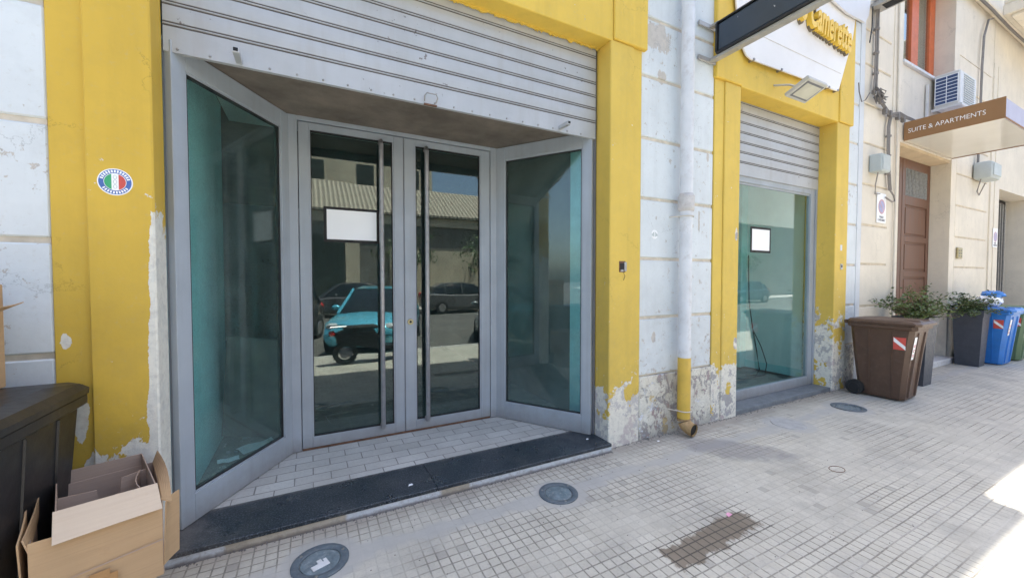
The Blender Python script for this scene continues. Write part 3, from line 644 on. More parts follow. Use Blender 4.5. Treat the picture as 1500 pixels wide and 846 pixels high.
# ---- shop window on the right
WY = 3.07
f = MB(); f.box(4.377, 4.44, WY-.03, WY+.03, .052, 2.99, .003).box(6.40, 6.50, WY-.03, WY+.03, .052, 2.99, .003).box(6.505, 6.538, WY-.045, WY+.02, .052, 2.99)
f.box(4.44, 6.40, WY-.0295, WY+.0295, .052, .175, .003).box(4.44, 6.40, WY-.0295, WY+.0295, 2.80, 2.99, .003)
f.box(4.45, 6.39, WY-.012, WY+.012, 2.775, 2.80)
sw = f.build('shop_window', M['frame'], SH)
MB().box(4.438, 6.402, WY-.004, WY+.004, .173, 2.802).build('glass_pane', M['glass_win'], sw)
MB().box(4.376, 6.539, 2.815, 3.14, -.05, .05, .004).build('window_sill', M['slate'], SH)
# ---- rooms behind the glass
MB().box(-.90, -.765, 3.0, 4.78, .02, 3.30).box(-2.2, -.901, 4.70, 4.78, .02, 3.3).build('inner_wall', M['teal'], SH); MB().box(2.462, 2.60, 3.20, 3.42, .02, 3.40).build('inner_wall', M['teal'], SH)
for q in ((6.56, 6.72, 3.2, 6.2), (4.20, 4.37, 3.2, 5.4)): MB().box(*q, .10, 3.42).build('inner_wall', M['teal_pale'], SH)
MB().box(6.545, 6.562, 3.13, 6.2, .1, .22).box(6.40, 6.56, 4.05, 4.30, .1, 3.42).build('skirting', M['teal'], SH)
MB().box(2.6, 6.9, 6.21, 6.3, .0, 3.42).build('inner_wall', M['teal_pale'], SH)
fi = MB(); fi.box(-5.7, 6.9, 4.02, 11.7, -.05, .068); fi.box(2.47, 6.9, 3.2, 4.019, -.05, .0675); fi.prism([(-.77, 3.05), (-.2, 3.93), (-.2, 4.019), (-2.5, 4.019), (-2.5, 3.3), (-.77, 3.3)], 'z', -.05, .066); fi.prism([(1.85, 3.96), (2.46, 3.06), (2.46, 4.019), (1.85, 4.019)], 'z', -.05, .066); fi.box(4.376, 6.54, 3.141, 3.199, -.05, .0672)
fi.build('inner_floor', M['insidefloor'], SH)
MB().prism([(-.76, 3.4), (-.2, 3.98), (-.2, 4.0), (1.84, 4.0), (2.46, 3.2), (2.46, 3.45), (2.4, 5.2), (-.76, 5.2)], 'z', 3.30, 3.36).build('inner_ceiling', M['teal_pale'], SH)
MB().prism([(-.76, 3.0), (-.76, 3.4), (-.2, 3.99), (-.2, 3.91)], 'z', 2.998, 3.02).build('window_head', M['teal_pale'], SH)
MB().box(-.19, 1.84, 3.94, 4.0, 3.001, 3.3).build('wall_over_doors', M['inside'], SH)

# things inside, seen through the left display window
o = MB().box(-.42, -.41, -.35, .35, 0, 1.0).build('leaning_board', plain('dark_chipboard', (.17, .155, .14), .8, .2, 8)); recenter(o)
o.location = (-.42, 4.42, .07); o.rotation_euler = (R(8), R(-12), R(78)); tag(o, 'dark board leaning on the turquoise wall behind the left display window', 'board')
def paper(x, y, rz, sx, sy, col, label, cat='paper sheet'):
    m = MB(); n = 6
    vs = [[m.bm.verts.new((sx*(i/n-.5), sy*(j/n-.5), .006 + .010*math.sin(i*1.3+x*9)*math.cos(j*1.1+y*5))) for j in range(n+1)] for i in range(n+1)]
    for i in range(n):
        for j in range(n): m.bm.faces.new((vs[i][j], vs[i+1][j], vs[i+1][j+1], vs[i][j+1]))
    o = m.build('paper_sheet', col); o.location = (x, y, .075); o.rotation_euler = (0, 0, rz); tag(o, label, cat, 'papers on the dusty shop floor'); return o
paper(-.44, 4.18, .5, .30, .18, M['white'], 'large crumpled sheet on the floor close to the frame of the left display window')
paper(-.63, 3.96, .2, .15, .09, M['white'], 'small strip of paper on the floor at the turquoise wall')
rb = MB()
for i in range(150):
    x = random.uniform(-.72, .0); y = random.uniform(3.75, 5.2)
    if y < 3.15 + (x + .76) * 1.6 + .15 or (abs(x + .44) < .17 and abs(y - 4.18) < .14) or (abs(x + .63) < .1 and abs(y - 3.96) < .08): continue
    s_ = random.uniform(.006, .03); rb.box(x, x+s_, y, y+s_*random.uniform(.5, 2), .066, .07+s_*.4)
for i in range(14):
    x = random.uniform(-.45, .2); y = random.uniform(4.3, 5.2); a = random.uniform(0, 3); rb.tube([(x, y, .08), (x+.25*math.cos(a), y+.25*math.sin(a), .085)], .006, 5)
tag(rb.build('rubble', M['cement']), 'loose plaster crumbs and scraps over the shop floor', 'rubble', kind='stuff')
MB().box(2.602, 2.70, 3.43, 11.69, .07, 3.418).build('partition_wall', M['inside'], SH)  # added dark wall keeping the other room's light out of the right window
single(MB().tube([(6.52, 4.0, 1.98), (6.50, 3.98, 1.6), (6.47, 3.95, 1.2), (6.44, 3.86, .75), (6.42, 3.78, .4), (6.36, 3.7, .14), (6.2, 3.65, .085), (6.05, 3.72, .08)], .009).tube([(6.44, 3.86, .75), (6.40, 3.7, .5), (6.38, 3.6, .25), (6.25, 3.55, .10), (5.7, 3.6, .078), (5.2, 3.52, .078)], .007),
       'hanging_cable', M['blackcable'], 'black cable hanging behind the right shop window and curling on its floor', 'cable', smooth=True)

# ------------------------------------------------------------------ notices, stickers, boxes on the wall
def notice(x0, x1, z0, z1, y, label, b=.013):
    t = thing('notice', ((x0+x1)/2, y, z0), label, 'notice', None)
    MB().box(x0, x1, y - .004, y, z0, z1).build('border', M['ink'], t)
    MB().box(x0 + b, x1 - b, y - .006, y - .0041, z0 + b, z1 - b).build('sheet', M['white'], t)
notice(.112, .588, 1.925, 2.242, 3.893, 'blank white notice with black border on the glass of the left door leaf', .025)
notice(5.02, 5.46, 1.93, 2.262, 3.063, 'blank white notice with black border on the right shop window glass', .03)

def sticker(x, z, r, y, label, faded=False):
    t = thing('sticker', (x, y, z - r), label, 'sticker')
    def disc(rad, yy, m, nm):
        MB().cyl((x, y, z), (x, yy, z), rad, rad, 40).build(nm, m, t)
    disc(r, y - .001, M['white'], 'backing')
    disc(r * .93, y - .0016, M['bluep'] if not faded else M['greybox'], 'blue_ring')
    disc(r * .64, y - .0022, M['white'], 'centre')
    for s_, m, nm in ((-1, M['green'], 'green_field'), (1, M['red'], 'red_field')):
        mb = MB(); rr = r * .61; a0 = math.acos(.33)
        pts = [(x + s_ * rr * math.cos(a0 * (1 - 2 * k / 12)), z + rr * math.sin(a0 * (1 - 2 * k / 12))) for k in range(13)]
        mb.prism(pts, 'y', y - .0028, y - .0022); mb.build(nm, m if not faded else M['greybox'], t)
    mb = MB()
    for k in range(13): # worn lettering round the ring
        a = R(162 - k * 12.0); c = Vector((x + r*.79*math.cos(a), 0, z + r*.79*math.sin(a)))
        mb.obox((0, 0), (1, 0), -.0035, .0035, -.0003, .0003, -.0065, .0065)
        vs = mb.bm.verts[-8:] if False else list(mb.bm.verts)[-8:]
        bmesh.ops.transform(mb.bm, matrix=Matrix.Translation((c.x, y - .002, c.z)) @ Matrix.Rotation(-(a - R(90)), 4, 'Y'), verts=vs)
    mb.build('ring_lettering', M['white'], t); mb = MB()
    for k in range(10):
        a = R(216 + k * 12.0); c = Vector((x + r*.79*math.cos(a), 0, z + r*.79*math.sin(a)))
        mb.obox((0, 0), (1, 0), -.0032, .0032, -.0003, .0003, -.006, .006); vs = list(mb.bm.verts)[-8:]
        bmesh.ops.transform(mb.bm, matrix=Matrix.Translation((c.x, y - .002, c.z)) @ Matrix.Rotation(-(a - R(90)), 4, 'Y'), verts=vs)
    mb.build('ring_lettering', M['white'], t)
    mb = MB()
    for dz in (-.35, 0, .35):
        pts = [(x + r*.10*math.cos(q), y - .0024, z + dz*r + r*.15*math.sin(q)) for q in [2*math.pi*k/12 for k in range(13)]]
        mb.tube(pts, .0011, 4)
    mb.build('emblem', M['greybox'], t)
sticker(-.907, 2.105, .070, Yf, 'round sticker with green, white and red centre and blue ring on the left yellow pier')
sticker(3.06, 2.035, .045, Yw, 'small faded round sticker on the white wall left of the downpipe', True)
# broken electric box in the yellow pier
t = thing('broken_switch_box', (2.61, Yf, 1.64), 'broken electric box in a hole of the yellow pier right of the doors', 'switch box')
MB().box(2.575, 2.655, Yf - .004, Yf + .03, 1.655, 1.76, .004).build('box', M['rust'], t)
MB().box(2.585, 2.640, Yf - .007, Yf - .0035, 1.675, 1.74).build('hole', M['ink'], t)
MB().box(2.632, 2.660, Yf - .016, Yf - .002, 1.665, 1.75, .003).box(2.59, 2.62, Yf - .012, Yf - .002, 1.66, 1.68).build('cover_piece', M['cement'], t)
MB().tube([(2.62, Yf-.006, 1.66), (2.64, Yf-.012, 1.62), (2.625, Yf-.008, 1.58)], .0025, 5).build('loose_wire', M['blackcable'], t)
t = thing('doorbell', (6.72, Yf, 1.72), 'small broken doorbell box on the yellow pier right of the shop window', 'doorbell')
MB().box(6.69, 6.75, Yf - .012, Yf, 1.72, 1.80, .004).build('case', M['lampgrey'], t)
MB().box(6.70, 6.73, Yf - .014, Yf - .011, 1.75, 1.785).build('hole', M['ink'], t)
single(MB().box(6.685, 6.735, Yf-.003, Yf, 1.99, 2.07), 'small_label', M['board2'], 'small pale label stuck above the doorbell on the right yellow pier', 'label')

# ------------------------------------------------------------------ downpipe
t = thing('downpipe', (3.385, 2.72, 0), 'white rainwater downpipe painted yellow at the foot, with rusty outlet', 'downpipe')
PX, PY, pr = 3.385, 2.72, .062
MB().cyl((PX, PY, .79), (PX, PY, 5.4), pr, pr, 28).build('upper_pipe', M['board2'] if False else plain('white_pipe_paint', (.66, .67, .69), .5, .08, 5, .25, 25, dirt=.5, dirtcol=(.38, .33, .3)), t, True)
MB().cyl((PX, PY, .17), (PX, PY, .792), pr + .0015, pr + .0015, 28).build('lower_pipe', plain('yellow_pipe_paint', (.66, .43, .07), .5, .1, 6, .25, 25, dirt=.35, dirtcol=(.4, .25, .1)), t, True)
el = MB(); pts = []; rs = []
for k in range(9):
    a = R(90) * k / 8; pts.append((PX + .12*(1 - math.cos(a))*.12, PY - .12*(1 - math.cos(a))*.95, .165 - .092*math.sin(a))); rs.append(pr + .003)
el.tube(pts, rs, 24, caps=False); el.tube(pts, [r_ - .007 for r_ in rs], 24, caps=False)
el.build('outlet', plain('rusty_yellow_paint', (.42, .27, .12), .7, .3, 14, .5, 30, dirt=.8, dirtcol=(.17, .08, .05)), t, True)
a_ = Vector(pts[-1]); d_ = (Vector(pts[-1]) - Vector(pts[-3])).normalized()
MB().cyl(a_ - d_*.035, a_ - d_*.012, pr - .0045, pr - .0045, 24).build('pipe_dark_inside', M['ink'], t)  # black disc stands in for the shade inside the outlet
MB().cyl((PX, PY, 2.30), (PX, PY, 2.42), .078, .078, 28).cyl((PX, PY, 2.42), (PX, PY, 2.45), .078, .064, 28).cyl((PX, PY, 2.27), (PX, PY, 2.30), .064, .078, 28).build('collar', plain('old_collar', (.55, .52, .50), .6, .15, 12, .4, 30, dirt=.6, dirtcol=(.35, .25, .2)), t, True)
for z in (2.22, .25):
    br = MB(); br.tube([(PX + .072*math.cos(R(q)), PY + .072*math.sin(R(q)), z) for q in range(0, 361, 20)], .006, 6); br.tube([(PX - .07, PY, z), (PX - .12, Yw, z)], .006, 6); br.build('pipe_clip', M['conduit'], t, True)

# ------------------------------------------------------------------ name board with letters
bd = thing('sign_board', (5.5, 2.76, 4.05), 'large white shop name board with raised yellow letters above the small window', 'sign board')
poly = [(4.46, 4.065), (6.40, 4.13), (6.76, 4.93), (6.98, 5.9), (3.95, 5.9), (4.22, 4.35), (4.30, 4.16), (4.37, 4.09)]
MB().prism(poly, 'y', 2.742, 2.758).build('panel', M['board'], bd)
ln = MB(); ln.box(4.30, 6.45, 2.7395, 2.7415, 4.372, 4.378); ln.build('seam', M['groove'], bd)
for x in (4.50, 5.05, 5.6, 6.15, 6.38): MB().box(x-.01, x+.01, 2.73, 2.80, 4.062+ (x-4.46)*.033 , 4.085+(x-4.46)*.033).build('clip', M['steel'], bd)
tx = text_mb('o Camerette', .52, .03, .013, .10, .455)
tx.xf(Matrix.Translation((5.33, 2.705, 4.765)) @ Matrix.Rotation(R(5), 4, 'Y') @ FRONT); le = tx.build('lettering', M['letter'], bd)
tx = text_mb('o Camerette', .52, .022, .02, .10, .455)
tx.xf(Matrix.Translation((5.342, 2.735, 4.753)) @ Matrix.Rotation(R(5), 4, 'Y') @ FRONT); tx.build('lettering_backing', M['letterside'], bd)
ub = thing('upper_sign_plate', (6.3, 2.72, 5.2), 'grey white sign plate with rounded lower edge overlapping the name board', 'sign plate')
poly = [(5.60, 5.9), (5.72, 5.42), (6.0, 5.24), (6.5, 5.18), (7.0, 5.20), (7.10, 5.32), (7.22, 5.9)]
MB().prism(poly, 'y', 2.70, 2.725).build('panel', M['board2'], ub)
tx = text_mb('S.R.L.', .12, .002, .001); tx.xf(Matrix.Translation((6.25, 2.6975, 5.36)) @ FRONT); tx.build('lettering', M['planter'], ub)
# ------------------------------------------------------------------ projecting dark sign
bs = thing('projecting_sign', (3.83, 2.3, 3.9), 'dark blue grey sign box projecting over the sidewalk beside the downpipe', 'projecting sign')
MB().box(3.80, 3.90, 1.25, 2.70, 3.955, 4.245, .02).build('dark_panel', M['splash'], bs)
MB().box(3.79, 3.91, 1.24, 2.71, 3.935, 3.9545, .004).box(3.79, 3.91, 1.24, 2.71, 4.2455, 4.262, .004).box(3.785, 3.915, 2.69, 2.712, 3.955, 4.2445).build('frame_rim', M['black'], bs)
MB().box(3.81, 3.89, 1.2, 2.80, 3.905, 3.934, .003).box(3.815, 3.885, 2.7, 2.80, 4.2625, 4.285, .003).build('bracket_arm', M['alu'], bs)
for q in ((3.895, 3.945), (4.25, 4.30)): MB().box(3.65, 3.96, 2.795, 2.815, *q, .003).build('wall_plate', M['alu'], bs)
# ------------------------------------------------------------------ floodlight
fl = thing('floodlight', (5.05, 2.5, 3.62), 'pale flat floodlight on an arm over the small shop window', 'floodlight')
Tm = Matrix.Translation((5.0, 2.44, 3.70)) @ Matrix.Rotation(R(-24), 4, 'X')
MB().box(-.20, .20, -.13, .13, .0, .045, .008).xf(Tm).build('housing', M['lampgrey'], fl)
MB().box(-.165, .165, -.10, .10, -.004, -.0005).xf(Tm).build('gasket', M['frame_dark'], fl)
MB().box(-.145, .145, -.08, .08, -.008, -.0045).xf(Tm).build('lens', M['lampglass'], fl)
MB().tube([(5.0, 2.50, 3.76), (5.0, 2.62, 3.85), (5.0, 2.80, 3.92)], .012, 8).build('arm', M['lampgrey'], fl)

# ------------------------------------------------------------------ cream apartment building
AP = thing('apartment_building', (12, 2.9, 0), 'cream rendered apartment building with brown wooden entrance door and balcony', 'apartment building')
Yb = 2.82
JB = [.02, .62, 1.17, 1.81, 2.40, 3.01, 3.62, 4.20, 4.78, 5.28, 5.88, 6.48, 7.08]
def field(x0, x1, zs): 
    w, j = courses(x0, x1, Yb, zs, back=.3); w.build('wall', M['cream'], AP); j.build('wall_joint', M['cream_joint'], AP)
field(7.335, 8.21, JB)
MB().box(7.202, 7.333, Yb - .004, 3.05, -.1, 7.08, .003).build('pilaster', M['cream_patch'], AP)
MB().box(8.214, 8.62, Yb + .008, 3.2, -.1, 7.08, .004).box(8.30, 8.62, Yb - .004, 3.199, 4.22, 7.079, .004).build('pilaster', M['cream'], AP)
MB().box(10.87, 11.12, Yb + .001, 3.2, -.1, 7.08, .004).box(12.96, 13.12, Yb + .008, 3.2, -.1, 6.3, .004).box(13.125, 13.76, Yb + .001, 3.2, -.1, 6.3, .004).build('pilaster', M['cream'], AP)
field(11.124, 12.955, JB[:11] )
MB().box(8.62, 10.87, Yb + .012, 3.2, 3.84, 5.10, .004).build('apron', M['cream'], AP)
MB().box(8.60, 10.89, Yb - .03, 3.2, 5.102, 5.15, .005).build('window_sill', M['marble'], AP)
up = MB(); up.box(7.202, 8.6, Yb + .001, 3.4, 7.083, 11.3); up.box(8.601, 10.89, Yb + .002, 3.4, 7.30, 11.3); up.box(10.891, 40, Yb + .001, 3.4, 7.083, 11.3)
up.box(11.124, 13.1, Yb + .003, 3.2, 5.883, 7.08); up.box(13.125, 16.4, Yb + .003, 3.2, 3.60, 7.08) 
up.box(16.4, 40, Yb, 3.4, -.1, 7.08); up.box(7.21, 40, 11, 11.2, -.1, 10.9); up.box(39.8, 40, 3.41, 11, -.1, 10.9); up.box(7.21, 39.7, 3.41, 10.9, 10.7, 10.88); up.box(8.61, 10.88, 3.21, 3.4, 3.8, 5.1)
up.build('wall', M['cream'], AP)
MB().box(13.10, 13.13, Yb - .015, Yb + .01, -.05, 6.2).box(13.40, 13.43, Yb - .01, Yb + .01, -.05, 6.2).build('moulding', M['cream'], AP)
# reveals of door and window
MB().box(8.62, 10.87, 3.201, 3.40, -.1, 3.80).build('door_wall', M['inside'], AP)
MB().box(8.62, 10.868, 2.85, 3.18, 3.79, 3.838).build('door_soffit', plain('ochre_soffit', (.62, .48, .31), .8, .1, 4), AP)
MB().box(8.62, 10.88, 2.70, 3.2, -.1, .10, .01).build('door_step', M['marble'], AP)
def wood_door(x0, x1, grille):
    m = MB(); y = 3.12
    m.box(x0, x1, y, y + .05, .10, 3.786)
    st = .13; m.box(x0 + .003, x0 + st, y - .02, y - .0005, .102, 3.784, .004); m.box(x1 - st, x1 - .003, y - .02, y - .0005, .102, 3.784, .004)
    zs = [.102, .28, .95, 1.05, 1.62, 1.72, 2.27, 2.38, 2.95, 3.12, 3.62, 3.784]
    for a, b in zip(zs[0::2], zs[1::2]):
        m.box(x0 + st, x1 - st, y - .0195, y - .0005, a, b, .004)
    for a, b in zip(zs[1:-2:2], zs[2::2]):
        if b > 3.5: continue
        m.box(x0 + st + .04, x1 - st - .04, y - .016, y - .0006, a + .04, b - .04, .012)
    d = m.build('entrance_door', M['wood'], AP)
    gr = MB()
    MB().box(x0 + st, x1 - st, y - .004, y - .0007, 3.12, 3.62).build('grille_glass', M['carglass'], d)
    k = x0 + st + .04
    while k < x1 - st: gr.cyl((k, y - .012, 3.12), (k, y - .012, 3.62), .010, .010, 8); k += .062
    gr.build('grille', M['steel'], d)
    return d
wood_door(8.625, 9.585, True); wood_door(9.60, 10.862, True)
# orange window
def ow(x0, x1, z0, z1):
    m = MB(); y = 3.10
    m.box(x0, x1, y, y+.06, z0, z0+.09, .004).box(x0, x1, y, y+.06, z1-.09, z1, .004).box(x0, x0+.10, y+.001, y+.059, z0+.09, z1-.09, .004).box(x1-.24, x1, y+.001, y+.059, z0+.09, z1-.09, .004)
    c = (x0 + x1) / 2 + .18
    m.box(c - .15, c + .15, y - .008, y+.058, z0+.09, z1-.09, .006)
    w = m.build('orange_window', M['orange'], AP); w['label'] = 'orange wooden casement window over the canopy'
    MB().box(x0+.1, x1-.1, y+.03, y+.036, z0+.09, z1-.09).build('glass_pane', M['glass_up'], w)
    MB().box(x0+.14, x1-.14, y+.12, y+.13, z0+.02, z1-.02).build('curtain', plain('beige_curtain', (.45, .38, .30), .8, .1, 4), w)
ow(8.64, 10.866, 5.16, 7.25)
MB().box(8.62, 10.87, 3.24, 3.40, 5.1, 7.3).build('window_back', M['inside'], AP)
# dark doorway further on
MB().box(13.77, 16.39, 3.25, 3.4, -.1, 3.6).build('dark_door', plain('dark_brown_gate', (.035, .028, .03), .6, .2, 6), AP)
gb = MB()
for k in range(12): gb.cyl((13.9 + k*.2, 3.2, .1), (13.9 + k*.2, 3.2, 3.5), .02, .02, 6)
gb.build('dark_door_bars', M['steel'], AP)
# cornice strip and balcony
MB().box(7.21, 40, 2.70, 2.819, 7.09, 7.22, .02).build('cornice', M['cream'], AP)
MB().box(13.0, 22, 1.75, 2.699, 7.10, 7.32, .01).box(13.08, 22, 1.83, 2.6, 7.04, 7.099, .01).box(13.0, 22, 1.74, 2.69, 7.325, 7.42, .02).build('balcony', M['cream'], AP)

# ------------------------------------------------------------------ things on the cream wall
can = thing('entrance_canopy', (9.8, 2.3, 3.86), 'brown edged flat canopy reading SUITE and APARTMENTS over the wooden door', 'canopy')
MB().box(8.72, 10.84, 1.76, 2.815, 3.87, 4.14, .004).build('canopy_body', M['signlilac'], can)
MB().box(8.712, 8.7195, 1.752, 2.815, 3.852, 4.15).build('side_fascia', M['signbrown'], can)
MB().box(8.7197, 10.845, 1.752, 1.7595, 3.852, 3.872).box(10.8405, 10.848, 1.752, 2.815, 3.852, 4.15).build('edge_trim', M['signbrown'], can)
MB().box(8.74, 10.82, 1.78, 2.81, 3.862, 3.8695).build('soffit_panel', M['signwhite'], can)
tx = text_mb('SUITE & APARTMENTS', .098, .001, -.001, 0, .86); tx.xf(Matrix.Translation((8.7105, 2.765, 3.965)) @ LEFTF); tx.build('lettering', M['white'], can)

ac = thing('air_conditioner', (10.2, 2.62, 4.53), 'white outdoor air conditioner unit on the wall under the orange window', 'air conditioner')
MB().box(9.82, 10.62, 2.48, 2.79, 4.56, 5.14, .015).build('casing', M['ac'], ac)
MB().box(9.808, 9.8195, 2.50, 2.77, 4.62, 5.08).build('condenser_fins', M['acfin'], ac)
g_ = MB()
for k in range(9): g_.box(9.798, 9.8075, 2.495, 2.775, 4.61 + k*.058, 4.618 + k*.058)
for k in range(3): g_.box(9.797, 9.807, 2.495 + k*.136, 2.503 + k*.136, 4.61, 5.085)
g_.build('side_guard', M['white'], ac)
g_ = MB()
for k in range(13): g_.box(10.0, 10.5, 2.472, 2.4795, 4.62 + k*.038, 4.635 + k*.038)
g_.build('front_louvre', M['greybox'], ac)
MB().box(9.78, 9.81, 2.44, 2.81, 4.52, 4.558).box(10.5, 10.53, 2.44, 2.81, 4.52, 4.558).box(9.55, 9.60, 2.79, 2.815, 4.25, 4.95).build('wall_bracket', M['ac'], ac)

t = thing('meter_box', (7.74, 2.73, 3.19), 'grey junction box on the cream wall near the brown door', 'meter box')
MB().box(7.52, 7.80, 2.66, 2.815, 3.19, 3.45, .012).build('case', M['greybox'], t); MB().box(7.54, 7.78, 2.652, 2.6595, 3.21, 3.43, .003).build('lid', M['greybox'], t)
MB().tube([(7.62, 2.74, 3.19), (7.60, 2.76, 3.0), (7.68, 2.79, 2.88), (7.84, 2.79, 2.9)], .008, 6).build('cable_tail', M['conduit_grey'], t)
t = thing('meter_box', (12.2, 2.73, 3.57), 'rounded pale grey meter box below the canopy right of the brown door', 'meter box')
MB().box(11.95, 12.55, 2.55, 2.812, 3.58, 3.93, .06, 2).build('case', M['greybox'], t, True); MB().box(12.02, 12.48, 2.538, 2.552, 3.64, 3.88, .01).build('lid', M['greybox'], t)
MB().tube([(12.0, 2.7, 3.6), (12.0, 2.75, 3.35), (12.25, 2.78, 3.3), (12.35, 2.72, 3.55)], .01, 6).build('cable_tail', M['conduit_grey'], t)

M['fade_red'] = plain('faded_red_print', (.55, .33, .36), .5, .1, 9, 0); M['fade_blue'] = plain('faded_blue_print', (.36, .36, .55), .5, .1, 9, 0)
def wall_sign(x0, x1, z0, z1, label, big):
    t = thing('no_parking_sign', ((x0+x1)/2, 2.81, z0), label, 'no parking sign'); y = 2.808; c = (x0+x1)/2
    MB().box(x0, x1, y - .004, y + .006, z0, z1, .002).build('plate', M['white'], t)
    zc = z0 + (z1 - z0) * .55; r = (x1 - x0) * .38
    MB().cyl((c, y - .004, zc), (c, y - .0055, zc), r, r, 28).build('red_ring', M['fade_red'], t)
    MB().cyl((c, y - .0055, zc), (c, y - .0065, zc), r*.78, r*.78, 28).build('blue_field', M['fade_blue'], t)
    MB().box(-r*.85, r*.85, -.001, 0, -r*.09, r*.09).xf(Matrix.Translation((c, y - .0066, zc)) @ Matrix.Rotation(R(45), 4, 'Y')).build('red_bar', M['fade_red'], t)
    w = x1 - x0
    for s_, z in (('PASSO', z0 + .075), ('CARRABILE', z0 + .03)):
        tx = text_mb(s_, w * .165, .0005, .0005, align='CENTER'); tx.xf(Matrix.Translation((c, y - .0048, z)) @ FRONT); tx.build('lettering', M['ink'], t)
wall_sign(7.80, 8.10, 2.46, 2.92, 'no parking sign on the cream wall left of the brown door', True)
wall_sign(13.36, 13.66, 2.28, 2.70, 'small no parking sign beside the dark doorway', False)
t = thing('intercom', (11.33, 2.81, 2.0), 'old bronze intercom plate on the cream wall between the planters', 'intercom')
MB().box(11.20, 11.46, 2.785, 2.815, 1.98, 2.20, .012).build('plate', M['brass'], t)
bt = MB()
for k in range(3):
    for q in range(2): bt.cyl((11.27+q*.11, 2.786, 2.03+k*.055), (11.27+q*.11, 2.775, 2.03+k*.055), .014, .012, 10)
bt.build('button', M['steel'], t)

# cables
cb = MB()
for dx, dy in ((0, 0), (.035, .006), (.018, -.018)):
    cb.tube([(7.59+dx, 2.785+dy, 7.0), (7.57+dx, 2.785+dy, 5.6), (7.56+dx, 2.782+dy, 5.0), (7.55+dx, 2.78+dy, 4.62), (7.50+dx*2, 2.77+dy, 4.40)], .013, 8)
for z in (6.1, 5.7, 5.3, 4.95, 4.65): cb.cyl((7.575, 2.78, z), (7.577, 2.78, z + .03), .036, .036, 12)
single(cb, 'cable_bundle', M['conduit_grey'], 'vertical grey cable bundle on the cream wall above the cable knot', 'cable bundle', smooth=True)
kn = MB()
for k in range(16):
    c = Vector((7.53 + random.uniform(-.1, .14), 2.74 + random.uniform(-.04, .03), 4.30 + random.uniform(-.07, .08)))
    pts = [c + Vector((random.uniform(-.12, .12), random.uniform(-.03, .03), random.uniform(-.08, .08))) for _ in range(5)]
    kn.tube(pts, .007, 6)
for p in ((7.42, 2.74, 4.33), (7.52, 2.73, 4.25), (7.66, 2.74, 4.33), (7.6, 2.72, 4.22)): kn.box(p[0]-.03, p[0]+.03, p[1]-.02, p[1]+.02, p[2]-.025, p[2]+.025, .005)
single(kn, 'cable_knot', M['cable'], 'tangled knot of dark cables and clamps beside the small shop window', 'cable knot')
rn = MB()
for a in range(4):
    o_ = a * .022
    rn.tube([(7.62, 2.76, 4.28+o_), (7.85, 2.76, 4.17+o_), (8.05, 2.76, 4.10+o_*.8), (8.35, 2.75, 4.16+o_), (8.60, 2.75, 4.17+o_*.6), (8.76, 2.74, 4.17+o_*.5), (8.95, 2.72, 4.155+o_*.3)], .009, 6)
for x in (7.85, 8.02, 8.3, 8.5): rn.box(x-.03, x+.03, 2.735, 2.785, 4.10, 4.19, .006)
single(rn, 'cable_run', M['cable'], 'sagging cables running from the knot to the canopy', 'cable run')
cb = MB()
for dx, dy in ((0, 0), (.03, .005), (.015, -.016)):
    cb.tube([(8.08+dx, 2.78+dy, 4.12), (8.02+dx, 2.78+dy, 3.95), (8.03+dx, 2.78+dy, 3.6), (8.06+dx, 2.78+dy, 3.3), (8.10+dx, 2.78+dy, 3.1), (8.13+dx, 2.78+dy, 2.98)], .013, 8)
cb.tube([(8.13, 2.77, 2.98), (8.24, 2.76, 2.90), (8.27, 2.76, 2.82), (8.18, 2.76, 2.80), (8.0, 2.78, 2.86)], .012, 8)
for z in (3.8, 3.5, 3.22): cb.cyl((8.06, 2.78, z), (8.06, 2.78, z + .025), .036, .036, 12)
single(cb, 'cable_bundle', M['conduit_grey'], 'short grey cable bundle between the cable knot and the no parking sign', 'cable bundle', smooth=True)
single(MB().tube([(8.41, 2.80, 4.15), (8.41, 2.80, .1)], .014, 8).tube([(8.37, 2.80, 7.05), (8.41, 2.80, 4.2)], .012, 8), 'conduit', M['conduit'], 'thin cream conduit running down beside the brown door', 'conduit', smooth=True)
cb = MB()
for dx, dy in ((0, 0), (.022, .006), (.012, -.012)):
    cb.tube([(12.75+dx, 2.78+dy, 7.02), (12.45+dx, 2.78+dy, 6.9), (12.22+dx, 2.78+dy, 6.5), (12.16+dx, 2.78+dy, 5.9), (12.14+dx, 2.78+dy, 5.0), (12.10+dx, 2.78+dy, 3.92)], .011, 8)
single(cb, 'cable_bundle', M['conduit_grey'], 'long grey cable bundle on the cream wall right of the air conditioner', 'cable bundle', smooth=True)
cb = MB()
for o_ in (0, .03): cb.tube([(7.6 + k * 1.2, 2.72, 7.03 + o_ + .02 * math.sin(k * 2.1)) for k in range(12)], .018, 6)
single(cb, 'eave_cable', M['cable'], 'dark cable strung along under the cornice of the cream building', 'cable')
single(MB().tube([(7.35, 2.76, 4.32), (7.25, 2.77, 4.2), (7.16, 2.78, 4.16), (7.10, 2.79, 4.3), (7.08, 2.79, 4.42)], .007, 6), 'loose_cable', M['cable'], 'thin loose cable looping from the knot over the white painted strip', 'cable')
# frame of another projecting sign, top of picture
t = thing('sign_bracket', (7.55, 2.3, 5.5), 'underside of a pale metal bracket projecting from the cream wall at the top edge', 'sign bracket')
MB().box(7.45, 7.70, 1.5, 2.81, 5.60, 5.66, .005).build('bracket_beam', M['alu'], t)
MB().box(7.50, 7.65, 1.6, 2.7, 5.592, 5.5995).build('slot', M['ink'], t)
MB().tube([(7.43, 2.78, 5.6), (7.42, 2.78, 5.3), (7.36, 2.78, 5.06)], .008, 6).build('hanging_wire', M['blackcable'], t)

